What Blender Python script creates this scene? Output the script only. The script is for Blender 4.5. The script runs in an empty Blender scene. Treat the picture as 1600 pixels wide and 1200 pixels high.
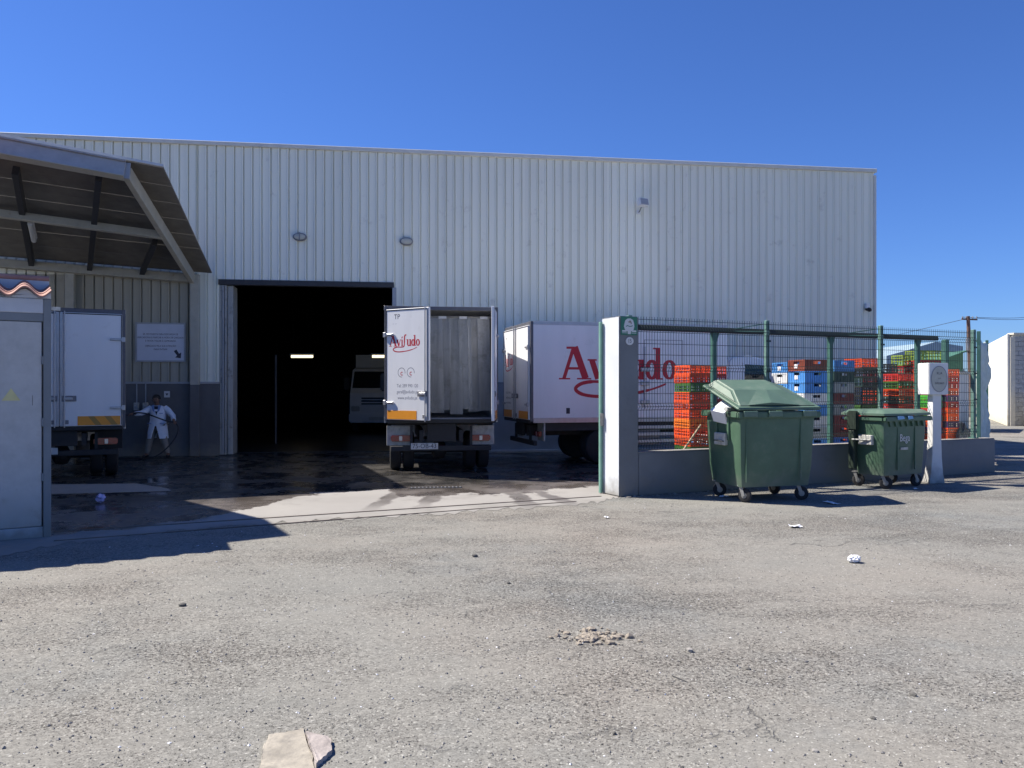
import bpy, bmesh, math, random
from mathutils import Vector, Matrix
random.seed(7)
R = math.radians
scene = bpy.context.scene
COL = scene.collection

# ------------------------------------------------------------------ camera, sky, sun, exposure
CAM_H, F, HY = 1.65, 1280.0, 605.0          # eye height, focal length and horizon in photo pixels (1600 wide)
cam_d = bpy.data.cameras.new('camera')
cam = bpy.data.objects.new('camera', cam_d)
COL.objects.link(cam)
cam.location = (0, 0, CAM_H)
cam.rotation_euler = (R(90), 0, 0)
cam_d.sensor_width = 36
cam_d.lens = 36 * F / 1600
cam_d.shift_y = (HY - 600) / 1600
cam_d.clip_end = 3000
scene.camera = cam

SUN_EL = R(49.6)
SUN_H = Vector((-0.957, 0.292)).normalized()
world = bpy.data.worlds.new('World')
scene.world = world
world.use_nodes = True
wn = world.node_tree.nodes
wl = world.node_tree.links
bg = wn['Background']
sky = wn.new('ShaderNodeTexSky')
sky.sky_type = 'NISHITA'
sky.sun_disc = False
sky.sun_elevation = SUN_EL
sky.sun_rotation = math.atan2(SUN_H.x, SUN_H.y)
sky.altitude = 0
sky.air_density = 1.0
sky.dust_density = 0.1
sky.ozone_density = 4.0
tint = wn.new('ShaderNodeMix')                # the phone's cool, saturated rendering of the sky
tint.data_type = 'RGBA'; tint.blend_type = 'MULTIPLY'; tint.inputs[0].default_value = 1.0
tint.inputs[7].default_value = (0.58, 0.86, 1.48, 1.0)
wl.new(sky.outputs[0], tint.inputs[6])
wl.new(tint.outputs[2], bg.inputs[0])
bg.inputs[1].default_value = 0.054
sun_d = bpy.data.lights.new('sun', 'SUN')
sun_d.energy = 5.0
sun_d.angle = R(0.53)
sun_d.color = (1.0, 0.94, 0.84)
sun = bpy.data.objects.new('sun', sun_d)
COL.objects.link(sun)
sdir = Vector((SUN_H.x * math.cos(SUN_EL), SUN_H.y * math.cos(SUN_EL), math.sin(SUN_EL)))
sun.rotation_euler = sdir.to_track_quat('Z', 'Y').to_euler()
sun.location = (-20, 10, 30)
scene.view_settings.view_transform = 'Standard'
scene.view_settings.look = 'None'
scene.view_settings.exposure = 0.84
scene.view_settings.gamma = 1.0
scene.view_settings.use_curve_mapping = False

# ------------------------------------------------------------------ helpers
def ray(px, py):
    return Vector(((px - 800) / F, 1.0, (HY - py) / F))
CAMP = Vector((0, 0, CAM_H))
def at(px, py, z_depth):
    return CAMP + ray(px, py) * z_depth
def gnd(px, py):
    d = F * CAM_H / (py - HY)
    return Vector(((px - 800) / F * d, d, 0))
def ray_plane(px, py, p0, n):
    d = ray(px, py)
    return CAMP + d * ((p0 - CAMP).dot(n) / d.dot(n))

# --- materials
M = {}
def mat(name, col, rough=0.6, metal=0.0, var=0.12, vscale=3.0, bump=0.0, bscale=60.0, spec=0.5,
        dirt=None, emit=None, trans=0.0, alpha=1.0, streak=False, coat=0.0, rnd=0.0, foot=None):
    m = bpy.data.materials.new(name)
    m.use_nodes = True
    nt = m.node_tree; N = nt.nodes; L = nt.links
    b = N['Principled BSDF']
    b.inputs['Roughness'].default_value = rough
    b.inputs['Metallic'].default_value = metal
    b.inputs['Specular IOR Level'].default_value = spec
    b.inputs['Alpha'].default_value = alpha
    b.inputs['Transmission Weight'].default_value = trans
    b.inputs['Coat Weight'].default_value = coat
    c = (*col, 1.0)
    b.inputs['Base Color'].default_value = c
    tc0 = N.new('ShaderNodeTexCoord')
    oi = N.new('ShaderNodeObjectInfo')
    mo = N.new('ShaderNodeVectorMath'); mo.operation = 'MULTIPLY_ADD'
    L.new(oi.outputs['Random'], mo.inputs[0]); mo.inputs[1].default_value = (57.0, 31.0, 0.0); L.new(tc0.outputs['Object'], mo.inputs[2])
    class TC: outputs = {'Object': mo.outputs[0]}
    tc = TC
    if var > 0:
        no = N.new('ShaderNodeTexNoise')
        no.inputs['Scale'].default_value = vscale
        no.inputs['Detail'].default_value = 8
        no.inputs['Roughness'].default_value = 0.65
        if streak:
            mp = N.new('ShaderNodeMapping'); mp.inputs['Scale'].default_value = (1, 1, 0.12)
            L.new(tc.outputs['Object'], mp.inputs[0]); L.new(mp.outputs[0], no.inputs['Vector'])
        else:
            L.new(tc.outputs['Object'], no.inputs['Vector'])
        rp = N.new('ShaderNodeMapRange')
        rp.inputs['From Min'].default_value = 0.3; rp.inputs['From Max'].default_value = 0.7
        rp.inputs['To Min'].default_value = 1 - var; rp.inputs['To Max'].default_value = 1 + var * 0.6
        L.new(no.outputs[0], rp.inputs[0])
        mx = N.new('ShaderNodeMix'); mx.data_type = 'RGBA'; mx.blend_type = 'MULTIPLY'
        mx.inputs[0].default_value = 1
        mx.inputs[6].default_value = c
        L.new(rp.outputs[0], mx.inputs[7])
        out = mx.outputs[2]
        if dirt:
            dcol, dscale, lo, hi = dirt
            n2 = N.new('ShaderNodeTexNoise'); n2.inputs['Scale'].default_value = dscale
            n2.inputs['Detail'].default_value = 10; n2.inputs['Roughness'].default_value = 0.7
            L.new(tc.outputs['Object'], n2.inputs['Vector'])
            r2 = N.new('ShaderNodeMapRange')
            r2.inputs['From Min'].default_value = lo; r2.inputs['From Max'].default_value = hi
            L.new(n2.outputs[0], r2.inputs[0])
            m2 = N.new('ShaderNodeMix'); m2.data_type = 'RGBA'
            L.new(r2.outputs[0], m2.inputs[0]); L.new(out, m2.inputs[6])
            m2.inputs[7].default_value = (*dcol, 1)
            out = m2.outputs[2]
        if rnd > 0:
            rv = N.new('ShaderNodeMapRange'); rv.inputs['To Min'].default_value = 1 - rnd; rv.inputs['To Max'].default_value = 1 + rnd
            L.new(oi.outputs['Random'], rv.inputs[0])
            m3 = N.new('ShaderNodeMix'); m3.data_type = 'RGBA'; m3.blend_type = 'MULTIPLY'; m3.inputs[0].default_value = 1
            L.new(out, m3.inputs[6]); L.new(rv.outputs[0], m3.inputs[7]); out = m3.outputs[2]
        if foot:
            fcol, fh, fs = foot
            ge = N.new('ShaderNodeNewGeometry'); sz = N.new('ShaderNodeSeparateXYZ'); L.new(ge.outputs['Position'], sz.inputs[0])
            nf_ = N.new('ShaderNodeTexNoise'); nf_.inputs['Scale'].default_value = 6; nf_.inputs['Detail'].default_value = 8; L.new(tc.outputs['Object'], nf_.inputs['Vector'])
            ad = N.new('ShaderNodeMath'); ad.operation = 'MULTIPLY_ADD'; L.new(nf_.outputs[0], ad.inputs[0]); ad.inputs[1].default_value = -fh*1.6; L.new(sz.outputs[2], ad.inputs[2])
            r4 = N.new('ShaderNodeMapRange'); r4.inputs['From Min'].default_value = -fh*.75; r4.inputs['From Max'].default_value = fh*.25; r4.inputs['To Min'].default_value = fs; r4.inputs['To Max'].default_value = 0
            L.new(ad.outputs[0], r4.inputs[0])
            m4 = N.new('ShaderNodeMix'); m4.data_type = 'RGBA'; L.new(r4.outputs[0], m4.inputs[0]); L.new(out, m4.inputs[6]); m4.inputs[7].default_value = (*fcol, 1); out = m4.outputs[2]
        L.new(out, b.inputs['Base Color'])
        rr = N.new('ShaderNodeMapRange')
        rr.inputs['To Min'].default_value = max(0.02, rough - 0.1); rr.inputs['To Max'].default_value = min(1, rough + 0.1)
        L.new(no.outputs[0], rr.inputs[0]); L.new(rr.outputs[0], b.inputs['Roughness'])
    if bump > 0:
        nb = N.new('ShaderNodeTexNoise'); nb.inputs['Scale'].default_value = bscale
        nb.inputs['Detail'].default_value = 6
        L.new(tc.outputs['Object'], nb.inputs['Vector'])
        bu = N.new('ShaderNodeBump'); bu.inputs['Strength'].default_value = bump; bu.inputs['Distance'].default_value = 0.01
        L.new(nb.outputs[0], bu.inputs['Height']); L.new(bu.outputs[0], b.inputs['Normal'])
    if emit:
        b.inputs['Emission Color'].default_value = (*emit[0], 1)
        b.inputs['Emission Strength'].default_value = emit[1]
    M[name] = m
    return m

# --- mesh builder
class MB:
    def __init__(s): s.v = []; s.f = []; s.smooth = False
    def add(s, vs, fs):
        o = len(s.v); s.v += [tuple(v) for v in vs]; s.f += [tuple(i + o for i in f) for f in fs]
        return s
    def box(s, x0, x1, y0, y1, z0, z1):
        if x0 > x1: x0, x1 = x1, x0
        if y0 > y1: y0, y1 = y1, y0
        if z0 > z1: z0, z1 = z1, z0
        vs = [(x0,y0,z0),(x1,y0,z0),(x1,y1,z0),(x0,y1,z0),(x0,y0,z1),(x1,y0,z1),(x1,y1,z1),(x0,y1,z1)]
        return s.add(vs, [(0,3,2,1),(4,5,6,7),(0,1,5,4),(1,2,6,5),(2,3,7,6),(3,0,4,7)])
    def bar(s, a, b, w, h, up=(0,0,1)):
        a = Vector(a); b = Vector(b); d = (b - a).normalized(); u = Vector(up)
        r = d.cross(u)
        if r.length < 1e-5: r = d.cross(Vector((1,0,0)))
        r.normalize(); u = r.cross(d).normalized()
        vs = []
        for p in (a, b):
            for i, j in ((-1,-1),(1,-1),(1,1),(-1,1)):
                vs.append(p + r * (i * w / 2) + u * (j * h / 2))
        return s.add(vs, [(3,2,1,0),(4,5,6,7),(0,1,5,4),(1,2,6,5),(2,3,7,6),(3,0,4,7)])
    def tube(s, pts, r, n=8, cap=True):
        pts = [Vector(p) for p in pts]; rings = []
        prev = None
        for i, p in enumerate(pts):
            if i == 0: d = pts[1] - p
            elif i == len(pts) - 1: d = p - pts[i-1]
            else: d = pts[i+1] - pts[i-1]
            d.normalize()
            ref = prev if prev is not None else (Vector((0,0,1)) if abs(d.z) < .9 else Vector((1,0,0)))
            a = (ref - d * ref.dot(d)).normalized(); prev = a
            c = d.cross(a)
            rr = r[i] if isinstance(r, (list, tuple)) else r
            rings.append([p + (a * math.cos(2*math.pi*k/n) + c * math.sin(2*math.pi*k/n)) * rr for k in range(n)])
        return s.loft(rings, cap)
    def loft(s, rings, cap=True):
        n = len(rings[0]); vs = [v for r in rings for v in r]; fs = []
        for i in range(len(rings) - 1):
            for k in range(n):
                a = i*n + k; b = i*n + (k+1) % n
                fs.append((a, b, b + n, a + n))
        if cap:
            fs.append(tuple(reversed(range(n)))); o = (len(rings)-1)*n
            fs.append(tuple(range(o, o+n)))
        return s.add(vs, fs)
    def prism(s, poly, fn, d0, d1):
        n = len(poly)
        vs = [fn(u, v, d0) for u, v in poly] + [fn(u, v, d1) for u, v in poly]
        fs = [tuple(range(n)), tuple(reversed(range(n, 2*n)))]
        for k in range(n): fs.append((k, k + n, (k+1) % n + n, (k+1) % n))
        return s.add(vs, fs)
    def lathe(s, prof, origin, axis, n=20):
        o = Vector(origin); ax = Vector(axis).normalized()
        a = ax.orthogonal().normalized(); c = ax.cross(a); rings = []
        for r, t in prof:
            rings.append([o + ax * t + (a*math.cos(2*math.pi*k/n) + c*math.sin(2*math.pi*k/n)) * r for k in range(n)])
        return s.loft(rings, True)
    def mesh(s, name, bevel=0.0, seg=1):
        me = bpy.data.meshes.new(name)
        me.from_pydata(s.v, [], s.f)
        bm = bmesh.new(); bm.from_mesh(me)
        bmesh.ops.recalc_face_normals(bm, faces=bm.faces)
        if bevel > 0:
            es = [e for e in bm.edges if len(e.link_faces) == 2 and e.calc_face_angle(0) > 0.5]
            bmesh.ops.bevel(bm, geom=es, offset=bevel, segments=seg, affect='EDGES', clamp_overlap=True)
        bm.to_mesh(me); bm.free()
        if s.smooth:
            me.polygons.foreach_set('use_smooth', [True]*len(me.polygons))
            try: me.set_sharp_from_angle(angle=R(40))
            except Exception: pass
        me.update()
        return me
    def build(s, name, m, parent=None, bevel=0.0, seg=1, loc=None, rot=None):
        return link(name, s.mesh(name, bevel, seg), m, parent, loc, rot)
def link(name, me, m, parent=None, loc=None, rot=None):
    o = bpy.data.objects.new(name, me); COL.objects.link(o)
    mm = M[m] if isinstance(m, str) else m
    if len(me.materials) == 0: me.materials.append(mm)
    elif me.materials[0] != mm:
        o.material_slots[0].link = 'OBJECT'; o.material_slots[0].material = mm
    if parent: o.parent = parent
    if loc: o.location = loc
    if rot: o.rotation_euler = rot
    return o
def tag(o, label, cat, group=None):
    o['label'] = label; o['category'] = cat
    if group: o['group'] = group
    return o
def thing(name, label, cat, loc=(0,0,0), rotz=0, group=None):
    o = bpy.data.objects.new(name, None); COL.objects.link(o)
    o.empty_display_size = 0.2; o.location = loc; o.rotation_euler = (0, 0, rotz)
    return tag(o, label, cat, group)
def struct(name, mb, m, **k):
    o = mb.build(name, m, **k); o['kind'] = 'structure'; return o
def text(name, body, size, m, parent, loc, rot, align='CENTER', ext=0.0003, sx=1.0):
    cu = bpy.data.curves.new(name, 'FONT'); cu.body = body; cu.size = size; cu.align_x = align; cu.align_y = 'CENTER'
    cu.extrude = ext; cu.resolution_u = 3
    t = bpy.data.objects.new(name, cu); COL.objects.link(t)
    bpy.context.view_layer.update()
    me = bpy.data.meshes.new_from_object(t.evaluated_get(bpy.context.evaluated_depsgraph_get()))
    bpy.data.objects.remove(t)
    me.name = name; me.materials.clear()
    o = link(name, me, m, parent, loc, rot); o.scale = (sx, 1, 1)
    return o

# --- material library
mat('facade', (0.80, 0.80, 0.70), 0.5, 0, 0.06, 1.2, streak=True, dirt=((0.45,0.43,0.38), 2.5, 0.60, 0.85), rnd=0.035)
mat('cladding_beige_shaded', (0.40, 0.375, 0.305), 0.6, 0, 0.12, 1.2, streak=True, dirt=((0.24,0.21,0.17), 2.5, 0.58, 0.85), rnd=0.04)  # darkened beige; makes up in colour for the weak shade under the canopy
mat('coping', (0.60, 0.60, 0.57), 0.5, 0, 0.1, 4)
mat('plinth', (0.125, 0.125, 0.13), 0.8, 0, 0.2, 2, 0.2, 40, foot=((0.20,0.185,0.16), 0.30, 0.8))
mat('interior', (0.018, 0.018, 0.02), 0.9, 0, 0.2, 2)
mat('steel_dark', (0.045, 0.045, 0.05), 0.6, 0.2, 0.2, 6)
mat('steel_cream', (0.42, 0.40, 0.34), 0.6, 0, 0.15, 5, dirt=((0.2,0.13,0.08), 4, 0.62, 0.78))
mat('steel_grey', (0.36, 0.37, 0.39), 0.6, 0, 0.15, 5, dirt=((0.15,0.13,0.12), 3, 0.62, 0.75))
mat('roof_sheet', (0.15, 0.14, 0.125), 0.7, 0, 0.25, 3)
mat('leaf_door', (0.40, 0.40, 0.385), 0.6, 0, 0.2, 4, dirt=((0.1,0.09,0.08), 5, 0.55, 0.75), streak=True)
mat('white_paint', (0.74, 0.75, 0.78), 0.35, 0, 0.05, 3, coat=0.1)
mat('box_white', (0.80, 0.80, 0.80), 0.4, 0, 0.08, 1.6, streak=True, dirt=((0.46,0.44,0.41), 2.0, 0.60, 0.9))
mat('box_inside', (0.32, 0.33, 0.34), 0.5, 0, 0.15, 3)
mat('alu', (0.45, 0.45, 0.47), 0.4, 0.6, 0.15, 8)
mat('alu_dark', (0.22, 0.22, 0.24), 0.5, 0.4, 0.2, 8)
mat('frame_grey', (0.12, 0.12, 0.135), 0.5, 0.3, 0.2, 8)
mat('rubber', (0.022, 0.022, 0.024), 0.85, 0, 0.3, 10)
mat('black', (0.018, 0.018, 0.02), 0.55, 0, 0.2, 8)
mat('chassis', (0.03, 0.03, 0.032), 0.7, 0, 0.3, 6)
mat('red_print', (0.50, 0.018, 0.035), 0.5, 0, 0.05, 4)
mat('grey_print', (0.22, 0.22, 0.25), 0.5, 0, 0)
mat('dark_print', (0.03, 0.03, 0.05), 0.5, 0, 0)
mat('orange_stripe', (0.85, 0.33, 0.03), 0.4, 0, 0.06, 6)
mat('red_stripe', (0.62, 0.10, 0.04), 0.4, 0, 0.06, 6)
mat('tail_red', (0.30, 0.01, 0.015), 0.2, 0, 0.1, 6, coat=0.5)
mat('plate', (0.6, 0.6, 0.58), 0.4, 0, 0.1, 9)
mat('glass_dark', (0.02, 0.025, 0.03), 0.05, 0, 0, spec=0.8)
mat('lamp_glass', (0.6, 0.6, 0.6), 0.15, 0.3, 0.05, 8)
mat('curtain', (0.46, 0.47, 0.47), 0.22, 0, 0.4, 3.5, streak=True, alpha=0.6, dirt=((0.20,0.19,0.18), 3, 0.52, 0.8))
mat('fence_green', (0.05, 0.14, 0.115), 0.5, 0, 0.2, 6, dirt=((0.13,0.24,0.20), 5, 0.55, 0.8))
mat('post_green', (0.11, 0.22, 0.19), 0.5, 0, 0.2, 6, dirt=((0.20,0.30,0.27), 5, 0.5, 0.75))
mat('gate_green', (0.16, 0.32, 0.26), 0.5, 0, 0.2, 6)
mat('wire_green', (0.022, 0.045, 0.04), 0.5, 0.1, 0.1, 8)
mat('beam_dark', (0.016, 0.018, 0.022), 0.6, 0, 0.2, 6)
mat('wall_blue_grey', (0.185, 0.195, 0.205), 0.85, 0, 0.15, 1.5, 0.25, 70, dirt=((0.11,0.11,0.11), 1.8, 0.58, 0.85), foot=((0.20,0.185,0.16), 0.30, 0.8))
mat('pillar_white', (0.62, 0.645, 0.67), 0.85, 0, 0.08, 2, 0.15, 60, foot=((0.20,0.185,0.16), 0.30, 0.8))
mat('white_plaster', (0.70, 0.70, 0.69), 0.85, 0, 0.08, 2, 0.2, 50, foot=((0.20,0.185,0.16), 0.30, 0.8))
mat('plate_stone', (0.46, 0.46, 0.40), 0.6, 0, 0.12, 14)
mat('sign_green', (0.03, 0.17, 0.10), 0.4, 0, 0.08, 8)
mat('sign_white', (0.62, 0.62, 0.62), 0.5, 0, 0.06, 9)
mat('bin_green', (0.070, 0.135, 0.085), 0.45, 0, 0.2, 3, 0.12, 22, foot=((0.17,0.165,0.145), 0.42, 0.6), dirt=((0.13,0.16,0.12), 3, 0.56, 0.8))
mat('bin_lid', (0.10, 0.165, 0.118), 0.5, 0, 0.14, 3, dirt=((0.19,0.23,0.18), 4, 0.5, 0.8))
mat('bin_dark', (0.02, 0.035, 0.022), 0.6, 0, 0.1, 4)
mat('galv', (0.30, 0.30, 0.285), 0.5, 0.5, 0.3, 12)
mat('worn_white', (0.52, 0.51, 0.46), 0.6, 0, 0.25, 12, dirt=((0.3,0.28,0.24), 9, 0.5, 0.7))
mat('paper', (0.78, 0.78, 0.80), 0.8, 0, 0.05, 8)
mat('paper_blue', (0.25, 0.45, 0.62), 0.5, 0, 0.1, 8)
mat('lilac_bag', (0.55, 0.50, 0.78), 0.5, 0, 0.15, 10)
mat('hut_wall', (0.52, 0.54, 0.57), 0.85, 0, 0.12, 3, 0.25, 60, foot=((0.20,0.185,0.16), 0.30, 0.8))
mat('hut_frame', (0.20, 0.22, 0.235), 0.7, 0, 0.15, 3, foot=((0.20,0.185,0.16), 0.30, 0.8))
mat('hut_door', (0.47, 0.47, 0.46), 0.6, 0, 0.14, 6, 0.1, 120, dirt=((0.30,0.27,0.23), 3, 0.58, 0.8), foot=((0.24,0.22,0.19), 0.5, 0.7))
mat('terracotta', (0.40, 0.21, 0.165), 0.8, 0, 0.25, 7, 0.3, 60)
mat('warn_yellow', (0.62, 0.57, 0.28), 0.5, 0, 0.1, 9)
mat('poster', (0.56, 0.58, 0.66), 0.45, 0, 0.05, 6)
mat('skin', (0.20, 0.11, 0.075), 0.6, 0, 0.1, 20)
mat('coat', (0.74, 0.80, 0.92), 0.8, 0, 0.08, 12, 0.3, 30)
mat('coat_blue', (0.20, 0.32, 0.62), 0.8, 0, 0.08, 12)
mat('shirt', (0.03, 0.035, 0.06), 0.8, 0, 0)
mat('trousers', (0.27, 0.25, 0.23), 0.85, 0, 0.15, 10)
mat('hair', (0.02, 0.016, 0.014), 0.7, 0, 0)
mat('hose', (0.025, 0.025, 0.03), 0.5, 0, 0)
mat('tube_lit', (1, 0.9, 0.65), 0.5, 0, 0, emit=((1.0, 0.86, 0.55), 1.1))
mat('tube_off', (0.6, 0.6, 0.58), 0.4, 0, 0)
mat('lamp_white', (0.7, 0.71, 0.72), 0.4, 0, 0.05, 9)
mat('block_grey', (0.42, 0.42, 0.41), 0.9, 0, 0.2, 5, 0.3, 40)
mat('mortar', (0.60, 0.60, 0.58), 0.9, 0, 0.1, 5)
mat('house_white', (0.80, 0.78, 0.70), 0.9, 0, 0.06, 1.0, 0.1, 30, foot=((0.55,0.48,0.33), 0.9, 0.8), dirt=((0.62,0.58,0.48), 0.6, 0.6, 0.8))
mat('house_beige', (0.62, 0.58, 0.48), 0.9, 0, 0.06, 2)
mat('shed_green', (0.05, 0.155, 0.11), 0.7, 0, 0.1, 1)
mat('shed_blue', (0.28, 0.38, 0.45), 0.7, 0, 0.1, 1)
mat('pole_wood', (0.13, 0.075, 0.06), 0.85, 0, 0.2, 5)
mat('net', (0.52, 0.60, 0.57), 0.8, 0, 0.25, 3)
mat('stick', (0.42, 0.33, 0.22), 0.8, 0, 0.1, 20)
mat('stone', (0.27, 0.255, 0.235), 0.9, 0, 0.3, 14, 0.4, 60)
mat('stone_brown', (0.29, 0.25, 0.20), 0.9, 0, 0.3, 18, 0.4, 60)
mat('stone_dark', (0.11, 0.105, 0.095), 0.9, 0, 0.3, 14)
mat('slab_beige', (0.36, 0.325, 0.265), 0.85, 0, 0.35, 6, 1.0, 14, dirt=((0.22,0.20,0.17), 9, 0.48, 0.66))
mat('slab_pink', (0.37, 0.325, 0.30), 0.85, 0, 0.35, 9, 1.0, 20, dirt=((0.24,0.21,0.19), 10, 0.5, 0.66))
mat('sack', (0.12, 0.13, 0.16), 0.4, 0, 0.3, 5)
mat('rail', (0.16, 0.13, 0.11), 0.6, 0.4, 0.3, 8)
CR = {'orange': (0.72, 0.085, 0.02), 'red': (0.45, 0.03, 0.025), 'dark red': (0.16, 0.022, 0.022), 'brown': (0.22, 0.055, 0.03),
      'green': (0.05, 0.13, 0.025), 'bright green': (0.06, 0.36, 0.04), 'olive green': (0.22, 0.30, 0.05), 'blue': (0.035, 0.16, 0.50), 'light blue': (0.08, 0.27, 0.62),
      'white': (0.72, 0.73, 0.72), 'grey': (0.30, 0.32, 0.31), 'dark green': (0.025, 0.055, 0.045), 'yellow orange': (0.70, 0.17, 0.02), 'purple': (0.07, 0.03, 0.10), 'black': (0.025, 0.028, 0.03)}
for k, c in CR.items(): mat('crate_' + k.replace(' ', '_'), c, 0.45, 0, 0.2, 5, rnd=0.22, dirt=((0.16,0.13,0.10), 7, 0.60, 0.85))

# ground material: worn pale asphalt
def ground_material():
    m = bpy.data.materials.new('worn_asphalt'); m.use_nodes = True
    N = m.node_tree.nodes; L = m.node_tree.links; b = N['Principled BSDF']
    g = N.new('ShaderNodeNewGeometry'); P = g.outputs['Position']
    def noise(scale, det=8, ro=0.6, vec=P):
        n = N.new('ShaderNodeTexNoise'); n.inputs['Scale'].default_value = scale; n.inputs['Detail'].default_value = det
        n.inputs['Roughness'].default_value = ro; L.new(vec, n.inputs['Vector']); return n.outputs[0]
    def mr(s, a, b_, c, d):
        n = N.new('ShaderNodeMapRange'); n.inputs[1].default_value = a; n.inputs[2].default_value = b_
        n.inputs[3].default_value = c; n.inputs[4].default_value = d; L.new(s, n.inputs[0]); return n.outputs[0]
    def mix(f, a, c, mode='MIX'):
        n = N.new('ShaderNodeMix'); n.data_type = 'RGBA'; n.blend_type = mode
        if isinstance(f, float): n.inputs[0].default_value = f
        else: L.new(f, n.inputs[0])
        for i, x in ((6, a), (7, c)):
            if isinstance(x, tuple): n.inputs[i].default_value = (*x, 1)
            else: L.new(x, n.inputs[i])
        return n.outputs[2]
    def math_(op, a, c):
        n = N.new('ShaderNodeMath'); n.operation = op
        for i, x in ((0, a), (1, c)):
            if isinstance(x, (int, float)): n.inputs[i].default_value = x
            else: L.new(x, n.inputs[i])
        return n.outputs[0]
    mp = N.new('ShaderNodeMapping'); mp.inputs['Scale'].default_value = (0.65, 1, 1); mp.inputs['Rotation'].default_value = (0, 0, R(-20))
    L.new(P, mp.inputs[0])
    big = noise(0.28, 6, 0.6, mp.outputs[0]); mid = noise(1.3, 9, 0.7, mp.outputs[0])
    rough_n = noise(0.55, 10, 0.72, mp.outputs[0])
    rough = mr(rough_n, 0.38, 0.58, 0, 1)                                  # where the chippings are laid bare
    base = mix(mr(big, 0.35, 0.65, 0, 1), (0.222, 0.213, 0.197), (0.262, 0.247, 0.224))
    base = mix(mr(mid, 0.48, 0.72, 0, 0.7), base, (0.192, 0.187, 0.175))
    base = mix(mr(noise(0.16, 5, 0.6), 0.45, 0.62, 0, 0.65), base, (0.275, 0.243, 0.213))
    base = mix(mr(noise(0.23, 6, 0.65), 0.52, 0.66, 0, 0.7), base, (0.205, 0.212, 0.212))
    # chippings of two sizes
    def chips(scale):
        vo = N.new('ShaderNodeTexVoronoi'); vo.inputs['Scale'].default_value = scale; vo.inputs['Randomness'].default_value = 1
        wv = N.new('ShaderNodeVectorMath'); wv.operation = 'MULTIPLY_ADD'
        nn_ = N.new('ShaderNodeTexNoise'); nn_.inputs['Scale'].default_value = scale*.8; L.new(P, nn_.inputs['Vector'])
        L.new(nn_.outputs['Color'], wv.inputs[0]); wv.inputs[1].default_value = (.8/scale,)*3; L.new(P, wv.inputs[2])
        L.new(wv.outputs[0], vo.inputs['Vector'])
        c = N.new('ShaderNodeSeparateColor'); L.new(vo.outputs['Color'], c.inputs[0]); return c, vo.outputs['Distance']
    c1, d1 = chips(52); c2, d2 = chips(120)
    v1 = mix(mr(rough, 0, 1, .25, 1), (1.0, 1.0, 1.0), mr(c1.outputs[0], 0, 1, 0.70, 1.24))
    v2 = mix(mr(rough, 0, 1, .45, 1), (1.0, 1.0, 1.0), mr(c2.outputs[0], 0, 1, 0.74, 1.22))
    base = mix(1.0, base, v1, 'MULTIPLY'); base = mix(1.0, base, v2, 'MULTIPLY')
    # dark gaps between them, clustered
    gapn = noise(46, 5, 0.62)
    thr = mr(rough, 0, 1, -0.13, 0.0)
    gap = mr(math_('ADD', gapn, math_('MULTIPLY', thr, -1.0)), 0.40, 0.46, 0, 1)
    base = mix(1.0, base, mix(gap, (0.43, 0.425, 0.42), (1, 1, 1)), 'MULTIPLY')
    gap2 = mr(math_('ADD', noise(115, 4, 0.6), math_('MULTIPLY', thr, -0.8)), 0.40, 0.46, 0, 1)
    base = mix(1.0, base, mix(gap2, (0.62, 0.54, 0.53), (1, 1, 1)), 'MULTIPLY')
    base = mix(mr(c2.outputs[1], 0.975, 0.98, 0, 0.6), base, (0.52, 0.50, 0.46))
    # oil spots and old damp marks
    base = mix(mr(noise(0.9, 7, 0.7), 0.66, 0.74, 0, 0.45), base, (0.15, 0.145, 0.135))
    # fine cracks
    cv = N.new('ShaderNodeTexVoronoi'); cv.feature = 'DISTANCE_TO_EDGE'; cv.inputs['Scale'].default_value = 0.42
    wv = N.new('ShaderNodeVectorMath'); wv.operation = 'MULTIPLY_ADD'
    nn_ = N.new('ShaderNodeTexNoise'); nn_.inputs['Scale'].default_value = 2.2; nn_.inputs['Detail'].default_value = 8; L.new(P, nn_.inputs['Vector'])
    L.new(nn_.outputs['Color'], wv.inputs[0]); wv.inputs[1].default_value = (.9,)*3; L.new(P, wv.inputs[2]); L.new(wv.outputs[0], cv.inputs['Vector'])
    crack = math_('MULTIPLY', mr(cv.outputs['Distance'], 0.002, 0.006, 1, 0), mr(mid, 0.5, 0.6, 0, 1))
    base = mix(math_('MULTIPLY', crack, 0.7), base, (0.10, 0.095, 0.09))
    base = mix(1.0, base, (0.955, 0.975, 0.955), 'MULTIPLY')
    L.new(base, b.inputs['Base Color'])
    b.inputs['Roughness'].default_value = 0.92; b.inputs['Specular IOR Level'].default_value = 0.2
    h = math_('ADD', math_('MULTIPLY', gap, 0.007), math_('MULTIPLY', gap2, 0.0025))
    h = math_('ADD', h, math_('MULTIPLY', c1.outputs[2], mr(rough, 0, 1, 0.001, 0.006)))
    h = math_('ADD', h, math_('MULTIPLY', mid, 0.03))
    h = math_('ADD', h, math_('MULTIPLY', crack, -0.01))
    bu = N.new('ShaderNodeBump'); bu.inputs['Strength'].default_value = 0.75; bu.inputs['Distance'].default_value = 1.0
    L.new(h, bu.inputs['Height']); L.new(bu.outputs[0], b.inputs['Normal'])
    M['worn_asphalt'] = m

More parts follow.
